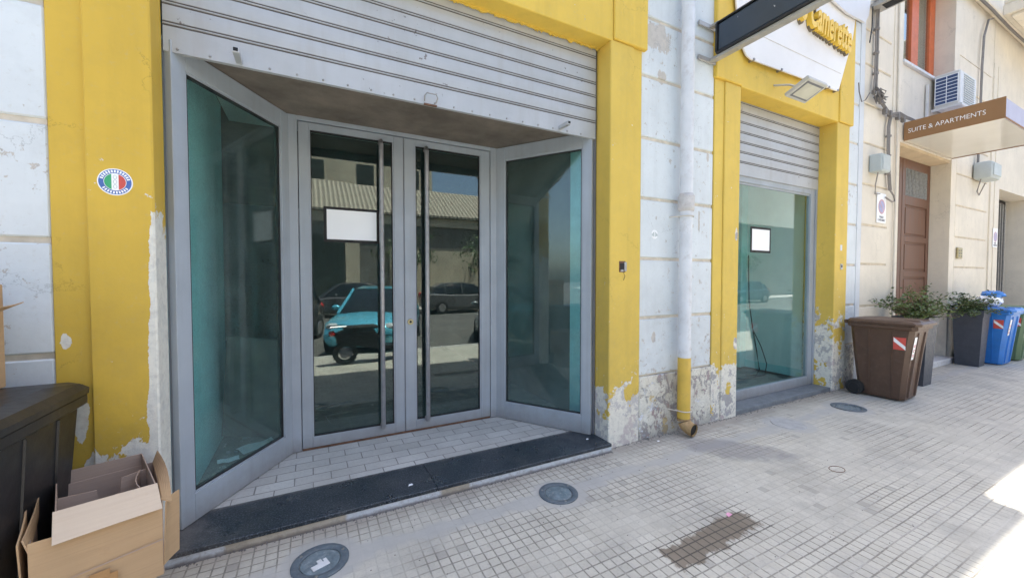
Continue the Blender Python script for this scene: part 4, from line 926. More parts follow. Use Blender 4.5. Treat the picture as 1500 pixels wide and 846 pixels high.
# ------------------------------------------------------------------ floor lights
def floor_light(x, y, r, label, broken=False, flat=False):
    t = thing('floor_light', (x, y, 0), label, 'floor light', 'round lights set in the sidewalk')
    m = MB(); n = 40
    prof = [(r, .0005), (r, .007), (r*.96, .010), (r*.74, .010), (r*.70, .004), (r*.70, .0005)]
    for i in range(len(prof)-1):
        for k in range(n):
            a0, a1 = 2*math.pi*k/n, 2*math.pi*(k+1)/n
            m.quad((x+prof[i][0]*math.cos(a0), y+prof[i][0]*math.sin(a0), prof[i][1]), (x+prof[i][0]*math.cos(a1), y+prof[i][0]*math.sin(a1), prof[i][1]),
                   (x+prof[i+1][0]*math.cos(a1), y+prof[i+1][0]*math.sin(a1), prof[i+1][1]), (x+prof[i+1][0]*math.cos(a0), y+prof[i+1][0]*math.sin(a0), prof[i+1][1]))
    bmesh.ops.remove_doubles(m.bm, verts=m.bm.verts, dist=.0001); m.build('rim', M['light_rim'], t, True, 50)
    if flat: MB().cyl((x, y, .001), (x, y, .0135), r*.74, r*.72, 36).build('cover', M['cement'], t); return
    g = MB(); g.sphere((x, y, .002), r*.69, (1, 1, .10 if not broken else .05), 24); g.build('lens', M['light_glass'], t, True, 180)
    for k in range(3):
        a = R(20 + 120*k); MB().cyl((x+r*.85*math.cos(a), y+r*.85*math.sin(a), .009), (x+r*.85*math.cos(a), y+r*.85*math.sin(a), .013), .009, .008, 10).build('screw', M['steel'], t)
    if broken:
        b = MB(); b.box(x-.06, x+.03, y-.06, y-.02, .006, .012, .002).box(x-.02, x+.006, y-.025, y+.01, .0062, .0125, .002).box(x+.012, x+.03, y-.022, y+.0, .006, .012); b.xf(Matrix.Translation((x, y, 0)) @ Matrix.Rotation(R(20), 4, 'Z') @ Matrix.Translation((-x, -y, 0)))
        b.build('plaster_scrap', M['marble'], t)
floor_light(.03, 2.415, .150, 'floor light with white plaster scraps in it, in front of the granite threshold', True)
floor_light(1.62, 2.385, .145, 'clean domed floor light near the right end of the granite threshold')
floor_light(5.90, 2.35, .175, 'floor light beside the brown bin')
o = MB().cyl((4.64, 2.38, .0005), (4.64, 2.38, .006), .165, .16, 40); single(o, 'round_cover', M['cement'], 'flat round cement cover on the sidewalk in front of the small shop window', 'cover')

# litter
def chip(x, y, z, s, m, nm, label, cat):
    mb = MB(); mb.prism([(x, y), (x+s, y+s*.15), (x+s*.9, y+s*.7), (x+s*.25, y+s*.6)], 'z', z, z+.003); single(mb, nm, m, label, cat)
chip(2.47, 1.62, .001, .05, M['pink'], 'pink_petal', 'pink petal lying at the edge of the brown stain on the sidewalk', 'petal')
chip(.62, 2.86, .0735, .035, M['white'], 'paper_scrap', 'tiny white scrap on the black granite threshold', 'scrap')
chip(2.30, 2.92, .0735, .03, M['white'], 'plaster_flake', 'white plaster flake at the right end of the granite threshold', 'flake')
chip(3.0, 2.70, .001, .03, M['white'], 'plaster_flake', 'white plaster flake at the wall foot left of the downpipe', 'flake')
tag(MB().tube([(3.9+.07*math.cos(q), 1.62+.05*math.sin(q), .003) for q in [k*.52 for k in range(13)]], .0022, 5).build('wire_ring', M['rust']), 'thin wire ring lying on the sidewalk tiles', 'wire ring')
gr = MB()
for i in range(900):
    t_ = random.random(); x = random.uniform(-.7, 7); 
    if x < 2.45: y = 2.735 - abs(random.gauss(0, .012))
    else: y = 2.80 - abs(random.gauss(0, .02))
    s_ = random.uniform(.002, .008); gr.box(x, x+s_, y, y+s_, 0, s_*.7)
for i in range(260):
    x = random.uniform(0, 6); y = random.uniform(1, 2.7); s_ = random.uniform(.002, .005); gr.box(x, x+s_*1.5, y, y+s_, 0, s_*.6)
tag(gr.build('grit', M['cable']), 'fine dark grit along the foot of the wall', 'grit', kind='stuff')

# ------------------------------------------------------------------ wheelie bins (local: back at +y, front at -y, base z=0)
def wheelie_bin(name, loc, mat, label, sticker_on=True, open_lid=False, size=1.0, handle_mat=None, rot=0.0, h=1.0):
    t = thing(name, (0, 0, 0), label, 'wheelie bin', 'wheelie bins along the wall')
    def sec(z, hw, yb, yf, c=.045):
        return [(-hw, yf+c, z), (-hw+c, yf, z), (hw-c, yf, z), (hw, yf+c, z), (hw, yb-c, z), (hw-c, yb, z), (-hw+c, yb, z), (-hw, yb-c, z)]
    b = MB(); b.loft([sec(.02, .225, .22, -.235), sec(.06, .235, .235, -.245), sec(.30, .25, .26, -.262), sec(.62, .268, .29, -.295), sec(.93*h, .285, .315, -.335), sec(.955*h, .285, .315, -.335)])
    body = b.build('body', mat, t)
    r_ = MB(); r_.loft([sec(.935*h, .30, .33, -.352), sec(.945*h, .312, .34, -.366), sec(.985*h, .312, .34, -.366), sec(.99*h, .305, .335, -.36)]); r_.build('rim', mat, t)
    rb_ = MB()
    for s_ in (-1, 1):   # raised ribs and panel steps on the sides
        for (ya, yb_, z0, z1) in ((.10, .118, .05, .92*h), (-.13, -.118, .05, .92*h)):
            rb_.loft([[(s_*(.231), ya, z0), (s_*(.243), ya+.003, z0), (s_*(.243), yb_-.003, z0), (s_*(.231), yb_, z0)], [(s_*(.279), ya, z1), (s_*(.292), ya+.003, z1), (s_*(.292), yb_-.003, z1), (s_*(.279), yb_, z1)]])
    for x_ in (-.12, .12):
        rb_.loft([[(x_-.02, -.235, .05), (x_+.02, -.235, .05), (x_+.015, -.258, .05), (x_-.015, -.258, .05)], [(x_-.02, -.325, .90*h), (x_+.02, -.325, .90*h), (x_+.015, -.345, .90*h), (x_-.015, -.345, .90*h)]])
    rb_.build('rib', mat, t)
    l = MB(); T = Matrix.Identity(4)
    l.loft([sec(.992*h, .318, .345, -.40, .05), sec(1.02*h, .320, .345, -.405, .05), sec(1.045*h, .295, .33, -.375, .06), sec(1.058*h, .22, .25, -.28, .08)])
    for x_ in (-.16, .16): l.box(x_-.05, x_+.05, -.37, -.20, 1.035*h, 1.062*h, .012)
    if open_lid: l.xf(Matrix.Translation((0, .34, 1.0*h)) @ Matrix.Rotation(R(-16), 4, 'X') @ Matrix.Translation((0, -.34, -1.0*h)))
    l.build('lid', mat, t)
    MB().cyl((-.26, .375, 1.0*h), (.26, .375, 1.0*h), .016, .016, 12).box(-.27, -.23, .33, .385, .97*h, 1.02*h, .006).box(.23, .27, .33, .385, .97*h, 1.02*h, .006).build('handle', mat, t)
    for s_ in (-1, 1):
        w = MB(); w.cyl((s_*.235, .25, .10), (s_*.29, .25, .10), .10, .10, 28); wo = w.build('wheel', M['rubber'], t, True)
        hb = MB(); hb.cyl((s_*.288, .25, .10), (s_*.297, .25, .10), .065, .06, 20)
        for k in range(8):
            a = k*math.pi/4; hb.box(s_*.292-.004, s_*.292+.004, .25+.04*math.cos(a)-.006, .25+.04*math.cos(a)+.006, .10+.04*math.sin(a)-.006, .10+.04*math.sin(a)+.006)
        hb.build('hub', M['black'], wo)
    if sticker_on:
        s = MB()  # label wrapped round the left front edge: red/white stripes on the side, white sheet on the front
        a = MB(); zz0, zz1 = .68*h, .84*h
        hw0 = .271 + (zz0-.62)*.055; hw1 = .271 + (zz1-.62)*.055
        def sp(y_, z_): return (-(.2745 + (z_-.62)*.055), y_, z_)
        A = MB(); A.quad(sp(-.255, zz0), sp(-.14, zz0), sp(-.14, zz1), sp(-.265, zz1)); A.build('warning_label', M['red'], t)
        B = MB()
        def sp2(y_, z_): q = sp(y_, z_); return (q[0]-.0015, q[1], q[2])
        B.quad(sp2(-.255, zz0+.005), sp2(-.225, zz0+.005), sp2(-.14, zz1-.045), sp2(-.14, zz1-.005)) if False else B.quad(sp2(-.258, zz0+.002), sp2(-.258, zz0+.05), sp2(-.145, zz1-.002), sp2(-.145, zz1-.055))
        B.build('white_stripe', M['white'], t)
        def fp(x_, z_): return (x_, -(.2985 + (z_-.62)*.128) - .004, z_)
        Cc = MB(); Cc.quad(fp(-.225, .56*h), fp(-.145, .56*h), fp(-.145, .85*h), fp(-.235, .85*h)); Cc.build('white_label', M['white'], t)
        Dd = MB()
        for k, (z_, wd) in enumerate(((.74, .06), (.72, .05), (.68, .06), (.66, .045), (.62, .05), (.60, .055))):
            q = [fp(-.215, z_*h), fp(-.215+wd, z_*h), fp(-.215+wd, (z_+.010)*h), fp(-.215, (z_+.010)*h)]; Dd.quad(*[(a_, b_-.0015, c_) for a_, b_, c_ in q])
        Dd.build('label_print', M['red'], t)
    t.location = loc; t.rotation_euler = (0, 0, rot); t.scale = (size, size, size)
    return t
wheelie_bin('wheelie_bin', (6.97, 2.36, 0), M['brown_plastic'], 'brown wheelie bin with red and white label next to the peeling yellow pier', rot=R(2))
bb = wheelie_bin('wheelie_bin', (11.42, 2.43, 0), M['blue_plastic'], 'bright blue wheelie bin with bags bulging under its lid', rot=R(-2))
wheelie_bin('wheelie_bin', (12.28, 2.40, 0), M['green_plastic'], 'dull green wheelie bin at the right edge behind the blue one')
bk = wheelie_bin('wheelie_bin', (-1.33, 2.42, 0), M['black'], 'black wheelie bin with closed lid at the left edge, a cardboard box on it', sticker_on=False, size=1.03, h=1.0)
# bag on the blue bin
bg = thing('rubbish_bag', (11.9, 2.42, 1.06), 'blue and white crumpled bag on top of the blue bin', 'bag')
m = MB(); m.sphere((11.42, 2.42, 1.17), .17, (1.25, 1, .72), 18)
for v in m.bm.verts: v.co += Vector((random.uniform(-.025, .025), random.uniform(-.025, .025), random.uniform(-.02, .02)))
m.build('white_bag', M['white'], bg)
m = MB(); m.sphere((11.46, 2.38, 1.29), .13, (1.3, 1.1, .5), 14)
for v in m.bm.verts: v.co += Vector((random.uniform(-.025, .025), random.uniform(-.025, .025), random.uniform(-.02, .02)))
m.build('blue_bag', M['cloth_blue'], bg)

# ------------------------------------------------------------------ planters
def planter(cx_, cy_, label, seed, leaf, spread, tall, plabel):
    rnd = random.Random(seed)
    t = thing('planter', (cx_, cy_, 0), label, 'planter', 'tall anthracite planters by the entrance')
    def sq(h_, z): return [(cx_-h_, cy_-h_, z), (cx_+h_, cy_-h_, z), (cx_+h_, cy_+h_, z), (cx_-h_, cy_+h_, z)]
    MB().loft([sq(.148, 0), sq(.188, .90)]).build('pot', M['planter'], t)
    m = MB(); m.loft([sq(.197, .895), sq(.205, 1.02), sq(.175, 1.02), sq(.17, .93)], caps=False); m.loft([sq(.197, .895), sq(.15, .894)], caps=False); m.build('pot_rim', M['planter'], t)
    MB().box(cx_-.172, cx_+.172, cy_-.172, cy_+.172, .92, .965).build('soil', M['soil'], t)
    p = thing('shrub', (cx_, cy_, .96), plabel, 'shrub', 'leafy shrubs in the planters')
    st = MB(); lf = MB()
    for b in range(60):
        a = rnd.uniform(0, 2*math.pi); ln = rnd.uniform(.35, 1.0); el_ = rnd.uniform(.15, 1.3)
        dirv = Vector((math.cos(a)*math.cos(el_)*spread, math.sin(a)*math.cos(el_)*spread*.55, math.sin(el_)*tall))
        p0 = Vector((cx_ + rnd.uniform(-.1, .1), cy_ + rnd.uniform(-.1, .1), .96)); pts = []
        for k in range(6):
            s_ = k/5; pts.append(p0 + dirv*ln*s_ + Vector((rnd.uniform(-.02, .02), rnd.uniform(-.02, .02), -.10*s_*s_*spread + rnd.uniform(-.015, .015))))
        pts[-1].y = min(pts[-1].y, 2.78)
        st.tube(pts, [.006*(1-.8*k/5) + .001 for k in range(6)], 5)
        for k in range(30):
            s_ = rnd.uniform(.25, 1.0) * 5; i = min(4, int(s_)); q = pts[i].lerp(pts[i+1], s_-i) + Vector((rnd.gauss(0, .035), rnd.gauss(0, .03), rnd.gauss(0, .03)))
            if q.y > 2.79: q.y = 2.79
            L_ = rnd.uniform(.028, .058); W_ = L_*.42
            rot = Matrix.Rotation(rnd.uniform(0, 6.28), 4, 'Z') @ Matrix.Rotation(rnd.uniform(-1.1, .7), 4, 'Y') @ Matrix.Rotation(rnd.uniform(-.8, .8), 4, 'X')
            vs = [Vector((0, 0, 0)), Vector((L_*.5, W_, .004)), Vector((L_, 0, -.003)), Vector((L_*.5, -W_, .004))]
            lf.quad(*[q + rot @ v for v in vs])
    st.build('stem', M['bark'], p); lf.build('foliage', leaf, p)
planter(8.16, 2.45, 'tall dark square planter behind the brown bin', 3, M['leaf'], 1.05, .78, 'spreading green shrub in front of the brown wooden door')
planter(10.80, 2.50, 'tall dark square planter left of the blue bin', 9, M['leaf2'], .85, .52, 'low dense green shrub beside the blue bin')

# ------------------------------------------------------------------ cardboard boxes
def sheet(mb, a, b, c, d, th=.004, bow=0.0, n=6):
    """bent board between corners a b c d, bowed along its normal"""
    a, b, c, d = map(Vector, (a, b, c, d)); nrm = (b - a).cross(d - a).normalized()
    A, B = [], []
    for j in range(n + 1):
        ra, rb2 = [], []
        for i in range(n + 1):
            s_, t_ = i/n, j/n; p = a.lerp(b, s_).lerp(d.lerp(c, s_), t_) + nrm * bow * math.sin(math.pi*s_)*(.3+.7*t_)
            ra.append(mb.bm.verts.new(p)); rb2.append(mb.bm.verts.new(p + nrm*th))
        A.append(ra); B.append(rb2)
    for j in range(n):
        for i in range(n):
            mb.bm.faces.new((A[j][i], A[j][i+1], A[j+1][i+1], A[j+1][i])); mb.bm.faces.new((B[j][i], B[j+1][i], B[j+1][i+1], B[j][i+1]))
    for i in range(n):
        mb.bm.faces.new((A[0][i], B[0][i], B[0][i+1], A[0][i+1])); mb.bm.faces.new((A[n][i], A[n][i+1], B[n][i+1], B[n][i]))
        mb.bm.faces.new((A[i][0], A[i+1][0], B[i+1][0], B[i][0])); mb.bm.faces.new((A[i][n], B[i][n], B[i+1][n], A[i+1][n]))
bx = thing('cardboard_box', (-.85, 2.4, 0), 'open brown cardboard box with spread flaps and tape, by the left yellow pier', 'cardboard box')
# outer box: F=front, B=back corners
FLc, FRc = Vector((-.965, 2.13, 0)), Vector((-.61, 2.27, 0))
BLc, BRc = Vector((-1.14, 2.62, 0)), Vector((-.775, 2.765, 0))
def at(v, z): return (v.x, v.y, z)
m = MB(); zt = .575
sheet(m, at(FLc, .26), at(FRc, .26), at(FRc, zt+.01), at(FLc, zt+.02), .004, .008); m.build('front_panel', M['card'], bx)
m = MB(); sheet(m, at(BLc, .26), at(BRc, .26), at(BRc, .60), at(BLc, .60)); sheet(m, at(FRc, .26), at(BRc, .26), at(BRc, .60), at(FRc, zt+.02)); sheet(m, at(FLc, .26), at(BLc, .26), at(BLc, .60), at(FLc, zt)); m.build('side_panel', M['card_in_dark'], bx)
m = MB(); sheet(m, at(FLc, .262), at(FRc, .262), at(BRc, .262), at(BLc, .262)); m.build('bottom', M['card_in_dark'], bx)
m = MB(); sheet(m, at(FRc, zt+.03), at(BRc, .60), (BRc.x+.02, BRc.y, .66), (FRc.x+.03, FRc.y+.02, .575), .005, -.02); m.build('right_flap', M['card'], bx)
m = MB(); sheet(m, at(FRc, .30), (FRc.x+.03, FRc.y+.10, .30), (FRc.x+.035, FRc.y+.10, .59), (FRc.x+.012, FRc.y, .585), .005, -.01); m.build('corner_flap', M['card'], bx)
m = MB(); sheet(m, (FLc.x, FLc.y, zt-.02), (BLc.x, BLc.y, .58), (BLc.x-.01, BLc.y+.01, .69), (FLc.x-.025, FLc.y+.02, .60), .005, .02); m.build('left_flap', M['card'], bx)
m = MB(); sheet(m, (FLc.x-.02, FLc.y+.01, .27), (BLc.x-.03, BLc.y-.05, .30), (BLc.x-.045, BLc.y-.04, .71), (FLc.x-.03, FLc.y, .595), .005, .02); m.build('outer_left_flap', M['card'], bx)
# inner nested carton, taller
iFL, iFR, iBR, iBL = Vector((-.925, 2.215, 0)), Vector((-.645, 2.315, 0)), Vector((-.82, 2.755, 0)), Vector((-1.10, 2.655, 0))
m = MB(); zi = .66
sheet(m, at(iFL, .27), at(iFR, .27), at(iFR, zi), at(iFL, zi)); sheet(m, at(iFR, .27), at(iBR, .27), at(iBR, zi), at(iFR, zi)); sheet(m, at(iBL, .27), at(iBR, .27), at(iBR, zi), at(iBL, zi)); sheet(m, at(iFL, .27), at(iBL, .27), at(iBL, zi), at(iFL, zi))
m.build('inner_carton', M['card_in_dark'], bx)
m = MB(); sheet(m, (iFL.x-.005, iFL.y-.004, zi+.004), (iFR.x+.01, iFR.y-.004, zi+.004), (iFR.x+.045, iFR.y-.075, zi-.085), (iFL.x+.03, iFL.y-.10, zi-.085), .004, -.004); m.build('front_flap', M['card_in'], bx)
m = MB()   # folded insert with a notch inside the inner carton
q0, q1 = iFL.lerp(iBL, .55), iFR.lerp(iBR, .62)
pA = [(0, .30), (0, .615), (.42, .60), (.44, .54), (.68, .555), (.70, .625), (1, .635), (1, .30)]
fa = [m.bm.verts.new((q0.x+(q1.x-q0.x)*a, q0.y+(q1.y-q0.y)*a, b)) for a, b in pA]; fb = [m.bm.verts.new((q0.x+(q1.x-q0.x)*a-.002, q0.y+(q1.y-q0.y)*a+.005, b)) for a, b in pA]
m.bm.faces.new(fa); m.bm.faces.new(fb[::-1])
for i in range(8): m.bm.faces.new((fa[i], fb[i], fb[(i+1) % 8], fa[(i+1) % 8]))
q2 = iFR.lerp(iBR, .1)
sheet(m, (q1.x-.02, q1.y, .30), (q2.x-.02, q2.y, .30), (q2.x-.035, q2.y, .625), (q1.x-.02, q1.y, .635), .004, .02); m.build('folded_insert', M['card_in_dark'], bx)
nF = (FRc - FLc).normalized(); nn = Vector((nF.y, -nF.x, 0))
def fp_(s_, z_, off): v = FLc.lerp(FRc, s_) + nn*(off); return (v.x, v.y, z_)
m = MB()
sheet(m, fp_(.40, .315, .018), fp_(.62, .315, .018), fp_(.62, .368, .018), fp_(.40, .368, .018), .001); sheet(m, fp_(.40, .36, .0195), fp_(.56, .36, .0195), fp_(.56, .392, .0195), fp_(.40, .392, .0195), .001); m.build('tape', M['tape'], bx)
m = MB(); sheet(m, fp_(.10, .405, .016), fp_(1.0, .425, .016), fp_(1.0, .430, .016), fp_(.10, .408, .016), .001); m.build('fold_crease', M['card_in_dark'], bx)
m = MB()
for (a, b) in ((BLc, BRc),):
    pass
lb = MB(); c0, c1, c2, c3 = FLc.lerp(BRc, .12), FRc.lerp(BLc, .12), BRc.lerp(FLc, .1), BLc.lerp(FRc, .1)
lb.loft([[at(c0, 0.001), at(c1, 0.001), at(c2, 0.001), at(c3, 0.001)], [at(c0, .255), at(c1, .255), at(c2, .255), at(c3, .255)]])
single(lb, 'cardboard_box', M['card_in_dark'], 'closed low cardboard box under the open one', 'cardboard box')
b2 = thing('cardboard_box', (-1.42, 2.55, 1.092), 'tall cardboard box on the black bin at the left edge, its flap sticking out', 'cardboard box')
MB().box(-1.62, -1.272, 2.40, 2.70, 1.092, 1.57, .003).build('carton', M['card'], b2)
m = MB(); sheet(m, (-1.272, 2.41, 1.45), (-1.272, 2.68, 1.45), (-1.19, 2.66, 1.49), (-1.20, 2.50, 1.475), .004, .004); m.build('side_flap', M['card'], b2)

# ------------------------------------------------------------------ street across (reflected in the glass)
def car(loc, rot, paint, label, L=4.1, H=1.5, van=False, cat='parked car'):
    t = thing('parked_car', (0, 0, 0), label, cat, 'cars parked along the street')
    hw = .87
    # stations: x, z_low, z_belt, half width
    st = [(-L/2, .38, .60, .62), (-L/2+.08, .28, .70, .76), (-L/2+.35, .22, .80, .84), (-L/2+.9, .20, .88, hw), (-L/2+1.25, .20, .93, hw), (0, .20, .95, hw), (L/2-1.0, .20, .98, hw), (L/2-.35, .22, 1.0, .85), (L/2-.05, .30, .96, .78), (L/2, .42, .85, .70)]
    b = MB(); secs = []
    for (x, z0, z1, w_) in st:
        secs.append([(x, -w_*.86, z0), (x, -w_, z0+.14), (x, -w_*1.0, (z0+z1)/2), (x, -w_*.97, z1-.08), (x, -w_*.84, z1), (x, 0, z1+.035), (x, w_*.84, z1), (x, w_*.97, z1-.08), (x, w_, (z0+z1)/2), (x, w_, z0+.14), (x, w_*.86, z0), (x, 0, z0-.02)])
    b.loft(secs); b.build('body', paint, t, True, 40)
    a0 = -L/2 + (1.0 if not van else .75)
    cs = [(a0, .90, .90, .74, .74), (a0+.75, .92, H-.05, .76, .58), (a0+1.3, .93, H, .77, .60), (L/2-.95, .95, H-.02, .77, .60), (L/2-.45, .97, H-.22, .74, .60), (L/2-.18, .97, 1.0, .70, .66)]
    g = MB(); secs = []
    for (x, z0, z1, w0, w1) in cs: secs.append([(x, -w0, z0), (x, -(w0*.45+w1*.55), z0+(z1-z0)*.6), (x, -w1, z1-.03), (x, -w1*.8, z1), (x, w1*.8, z1), (x, w1, z1-.03), (x, (w0*.45+w1*.55), z0+(z1-z0)*.6), (x, w0, z0)])
    g.loft(secs); g.build('windows', M['carglass'], t, True, 50)
    r = MB(); secs = []
    for (x, z0, z1, w0, w1) in cs[1:5]: secs.append([(x, -w1*1.02, z1-.05), (x, -w1*.82, z1+.012), (x, w1*.82, z1+.012), (x, w1*1.02, z1-.05), (x, 0, z1-.06)])
    r.loft(secs); r.build('roof', paint, t, True, 50)
    p = MB()
    for s_ in (-1, 1):
        for (i, j) in ((0, 1), (4, 5)):
            c0, c1 = cs[i], cs[j]; p.tube([(c0[0], s_*c0[3]*(1 if i == 0 else .83), c0[1] if i == 0 else c0[2]), (c1[0], s_*c1[4]*1.01 if i == 0 else s_*c1[3], c1[2] if i == 0 else c1[1])], .035, 6)
        for x in (a0+1.35, a0+2.2): p.tube([(x, s_*.785, .93), (x+.05, s_*.61, H-.02)], .03, 6)
    p.build('pillars', paint, t)
    for sx, s_ in ((-L/2+.75, -1), (-L/2+.75, 1), (L/2-.75, -1), (L/2-.75, 1)):
        w = MB(); w.cyl((sx, s_*.68, .31), (sx, s_*.885, .31), .31, .31, 28); wo = w.build('wheel', M['rubber'], t, True)
        MB().cyl((sx, s_*.87, .31), (sx, s_*.895, .31), .20, .18, 16).build('rim', M['chrome'], wo)
    for s_ in (-1, 1):
        MB().sphere((-L/2+.17, s_*.60, .68), .13, (1.0, 1.15, .6)).build('headlight', M['headlight'], t, True)
        MB().sphere((L/2-.06, s_*.66, .84), .11, (.7, 1.0, 1.5)).build('taillight', M['taillight'], t, True)
        MB().sphere((a0+.55, s_*.95, 1.0), .09, (.7, 1.2, .8)).build('mirror', paint, t, True)
    MB().box(-L/2-.02, -L/2+.10, -.50, .50, .34, .56, .03).box(-L/2-.03, -L/2, -.26, .26, .40, .50).build('grille', M['black'], t)
    t.location = loc; t.rotation_euler = (0, 0, rot); return t
car((1.62, -2.95, -.13), R(-70), carpaint('metallic_blue', (.13, .55, .72)), 'blue hatchback parked opposite the glass doors')
car((-1.1, -3.6, -.13), R(-70), carpaint('dark_grey_paint', (.05, .055, .06)), 'dark grey car parked left of the blue one', L=4.4, H=1.62)
car((5.45, -3.0, -.13), R(-62), carpaint('grey_paint', (.27, .28, .28)), 'grey van parked right of the blue car', L=4.3, H=1.8, van=True)
car((8.9, -3.1, -.13), R(-70), carpaint('white_paint', (.75, .75, .75)), 'white car parked down the street', L=4.2)
car((-5.0, -3.2, -.13), R(-70), carpaint('silver_paint', (.42, .43, .44)), 'silver car parked beyond the dark grey one', L=4.3)
for i, (x, y, c, lb_) in enumerate(((-4, -11.3, (.04, .04, .045), 'black car by the green gate across the street'), (1.5, -11.3, (.10, .10, .11), 'grey car across the street near the gate'), (7.0, -11.4, (.16, .16, .16), 'charcoal car across the street facing the shop'),
        (13, -11.2, (.1, .12, .15), 'dark car across the street past the shed'), (21, -11.2, (.09, .13, .13), 'dark green car across the street by the trees'), (27.5, -11.2, (.03, .05, .09), 'navy car across the street by the trees'))):
    car((x, y, -.13), R(0 if i % 2 else 180), carpaint('car_paint', c), lb_, L=4.2)
# scooter on the sunlit sidewalk
s = thing('scooter', (0, 0, 0), 'black motor scooter parked on the sunlit sidewalk edge', 'scooter')
for x in (-.62, .62):
    w = MB(); w.tube([(x+.20*math.cos(q), 0, .25+.20*math.sin(q)) for q in [k*math.pi/12 for k in range(25)]], .055, 10); wo = w.build('wheel', M['rubber'], s, True); MB().cyl((x, -.05, .25), (x, .05, .25), .13, .13, 16).build('rim', M['chrome'], wo)
MB().loft([[(-.85, -.05, .62), (-.85, .05, .62), (-.85, .05, .66), (-.85, -.05, .66)], [(-.6, -.15, .45), (-.6, .15, .45), (-.6, .15, .74), (-.6, -.15, .74)], [(-.1, -.18, .32), (-.1, .18, .32), (-.1, .16, .74), (-.1, -.16, .74)], [(.1, -.18, .28), (.1, .18, .28), (.1, .16, .36), (.1, -.16, .36)], [(.42, -.18, .28), (.42, .18, .28), (.42, .16, .34), (.42, -.16, .34)]]).build('body', M['black'], s, True, 50)
MB().loft([[(.40, -.2, .30), (.40, .2, .30), (.46, .2, .30), (.46, -.2, .30)], [(.48, -.19, .70), (.48, .19, .70), (.56, .19, .68), (.56, -.19, .68)], [(.44, -.10, 1.0), (.44, .10, 1.0), (.54, .10, .98), (.54, -.10, .98)]]).build('leg_shield', M['black'], s, True, 50)
MB().box(-.65, .02, -.15, .15, .74, .82, .04, 2).build('seat', M['rubber'], s, True)
MB().tube([(.45, -.33, 1.03), (.48, 0, 1.0), (.45, .33, 1.03)], .018, 8).cyl((.52, 0, .3), (.47, 0, 1.0), .03, .03, 10).cyl((.62, 0, .25), (.53, 0, .55), .04, .03, 10).build('handlebar', M['chrome'], s)
MB().sphere((-.87, 0, .68), .075, (.8, 1.5, .8)).build('taillight', M['taillight'], s, True)
MB().box(-.95, -.6, -.12, .12, .80, .84, .02).build('rack', M['chrome'], s)
s.location = (1.12, -.12, 0.0); s.rotation_euler = (0, 0, R(-10)); s.scale = (.92, .92, .86)
# low shed with corrugated roof, blocks behind
sh = thing('low_shed', (2, -17, 0), 'long low shed with a pale corrugated roof across the street', 'shed')
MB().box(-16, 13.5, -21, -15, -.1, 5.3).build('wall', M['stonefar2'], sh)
MB().prism([(-14.7, 5.25), (-18, 7.4), (-21.3, 5.25), (-21.3, 5.12), (-18, 7.25), (-14.7, 5.12)], 'x', -16.2, 13.7).build('roof', M['rooft'], sh)
MB().box(-16, 13.5, -14.98, -14.9, 4.6, 5.1).build('eave_band', M['stonefar'], sh)
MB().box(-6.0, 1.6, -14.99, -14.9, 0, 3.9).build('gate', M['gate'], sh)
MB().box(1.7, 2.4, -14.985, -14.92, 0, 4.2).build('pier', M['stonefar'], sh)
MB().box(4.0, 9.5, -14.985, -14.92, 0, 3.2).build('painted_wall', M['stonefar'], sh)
def block(x0, x1, y0, y1, h, m, label, nx, nz):
    t = thing('apartment_block', ((x0+x1)/2, y1, 0), label, 'apartment block'); MB().box(x0, x1, y0, y1, -.1, h).box(x0-.2, x1+.2, y0-.2, y1+.3, h, h+.4).build('wall', m, t)
    for i in range(nx):
        for k in range(nz):
            cx_ = x0 + (i+.5)*(x1-x0)/nx; z = h - 2.9 - k*3.3
            if z < 1: continue
            w = MB().box(cx_-.6, cx_+.6, y1+.002, y1+.05, z, z+1.9).build('window', M['gate'], t)
            MB().box(cx_-.8, cx_+.8, y1+.002, y1+.12, z-.15, z-.002).build('sill', M['kerb'], w)
block(-22, 9.0, -34, -24, 14.5, M['stonefar'], 'tall pale block with dark windows rising behind the shed', 9, 3)
block(18, 52, -27, -15.2, 14, plain('pale_cream_block', (.80, .77, .68), .85, .06, .6), 'pale cream block across the street past the trees', 10, 1)
MB_ = MB().box(18.2, 51.8, -15.19, -15.1, 0, 6.4); tt = [o for o in bpy.data.objects if o.name.startswith('apartment_block')][-1]; MB_.build('ground_storey', M['stonefar2'], tt)
def tree(x, y, h, r, label, seed):
    rnd = random.Random(seed); t = thing('street_tree', (x, y, 0), label, 'tree', 'trees across the street')
    MB().tube([(x, y, 0), (x+.05, y, h*.3), (x-.05, y, h*.6), (x, y, h*.85)], [.16, .13, .09, .03], 8).tube([(x, y, h*.45), (x+r*.5, y, h*.7)], [.07, .02], 6).tube([(x, y, h*.5), (x-r*.5, y+.2, h*.75)], [.07, .02], 6).build('trunk', M['bark'], t)
    l = MB()
    cl = [Vector((x+rnd.gauss(0, r*.45), y+rnd.gauss(0, r*.45), h*.72+rnd.gauss(0, r*.38))) for _ in range(26)]
    for c in cl:
        for k in range(50):
            q = c + Vector((rnd.gauss(0, r*.16), rnd.gauss(0, r*.16), rnd.gauss(0, r*.14))); s_ = rnd.uniform(.06, .13)
            rot = Matrix.Rotation(rnd.uniform(0, 6.28), 4, 'Z') @ Matrix.Rotation(rnd.uniform(-1.3, 1.3), 4, 'Y')
            l.quad(*[q + rot @ Vector(v) for v in ((-s_, 0, 0), (0, s_*.5, 0), (s_, 0, 0), (0, -s_*.5, 0))])
    l.build('crown', M['leaftree'], t)
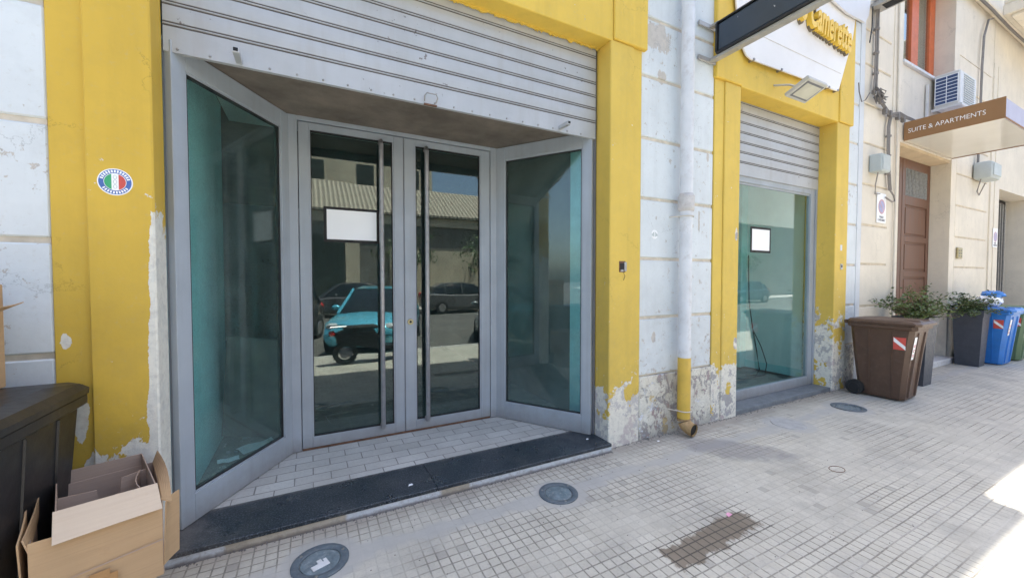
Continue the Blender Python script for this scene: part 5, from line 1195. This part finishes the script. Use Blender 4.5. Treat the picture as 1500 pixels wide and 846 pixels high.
tree(26, -13.2, 5.2, 1.7, 'round street tree across the road in front of the cream block', 1)
tree(31, -13.2, 4.6, 1.5, 'smaller street tree across the road farther along', 2)
tree(4.6, -13.3, 4.2, 1.3, 'bushy small tree against the painted wall of the low shed', 5)
tree(-7.5, -13.2, 5.2, 1.7, 'street tree left of the green gate', 6)
tree(9.5, -13.4, 5.0, 1.6, 'street tree at the end of the low shed', 3)

# ------------------------------------------------------------------ light
el_, az_ = R(73.5), R(55)            # sun behind the building, up to the right
sd = Vector((math.cos(el_)*math.sin(az_), math.cos(el_)*math.cos(az_), math.sin(el_)))
su = bpy.data.lights.new('sun', 'SUN'); su.energy = 5.0; su.angle = R(.53); su.color = (1, .95, .88)
so = bpy.data.objects.new('sun', su); COL.objects.link(so); so.rotation_euler = sd.to_track_quat('Z', 'Y').to_euler(); so.location = (0, 0, 30)
wd = bpy.data.worlds.new('World'); sc.world = wd; wd.use_nodes = True
nt = wd.node_tree; bgn = nt.nodes['Background']; sk = nt.nodes.new('ShaderNodeTexSky'); sk.sky_type = 'NISHITA'; sk.sun_disc = False
sk.sun_elevation = el_; sk.sun_rotation = az_; sk.dust_density = 2.6; sk.ozone_density = .9; sk.air_density = 1.0; sk.altitude = 20
nt.links.new(sk.outputs[0], bgn.inputs[0]); bgn.inputs[1].default_value = .115
# ------------------------------------------------------------------ camera
cam = bpy.data.cameras.new('camera'); co = bpy.data.objects.new('camera', cam); COL.objects.link(co)
cam.sensor_width = 36; cam.lens = 36 * 572 / 1500; cam.clip_start = .02; cam.clip_end = 500
co.location = (0, 0, 1.6); co.rotation_euler = (R(90 - 1.6), 0, R(-27.3)); sc.camera = co
sc.view_settings.view_transform = 'Standard'; sc.view_settings.look = 'None'; sc.view_settings.gamma = 1; sc.view_settings.exposure = 2.02
sc.render.resolution_x = 1024; sc.render.resolution_y = 577
sc.cycles.use_denoising = True; sc.cycles.max_bounces = 10; sc.cycles.transparent_max_bounces = 24; sc.cycles.sample_clamp_indirect = 8
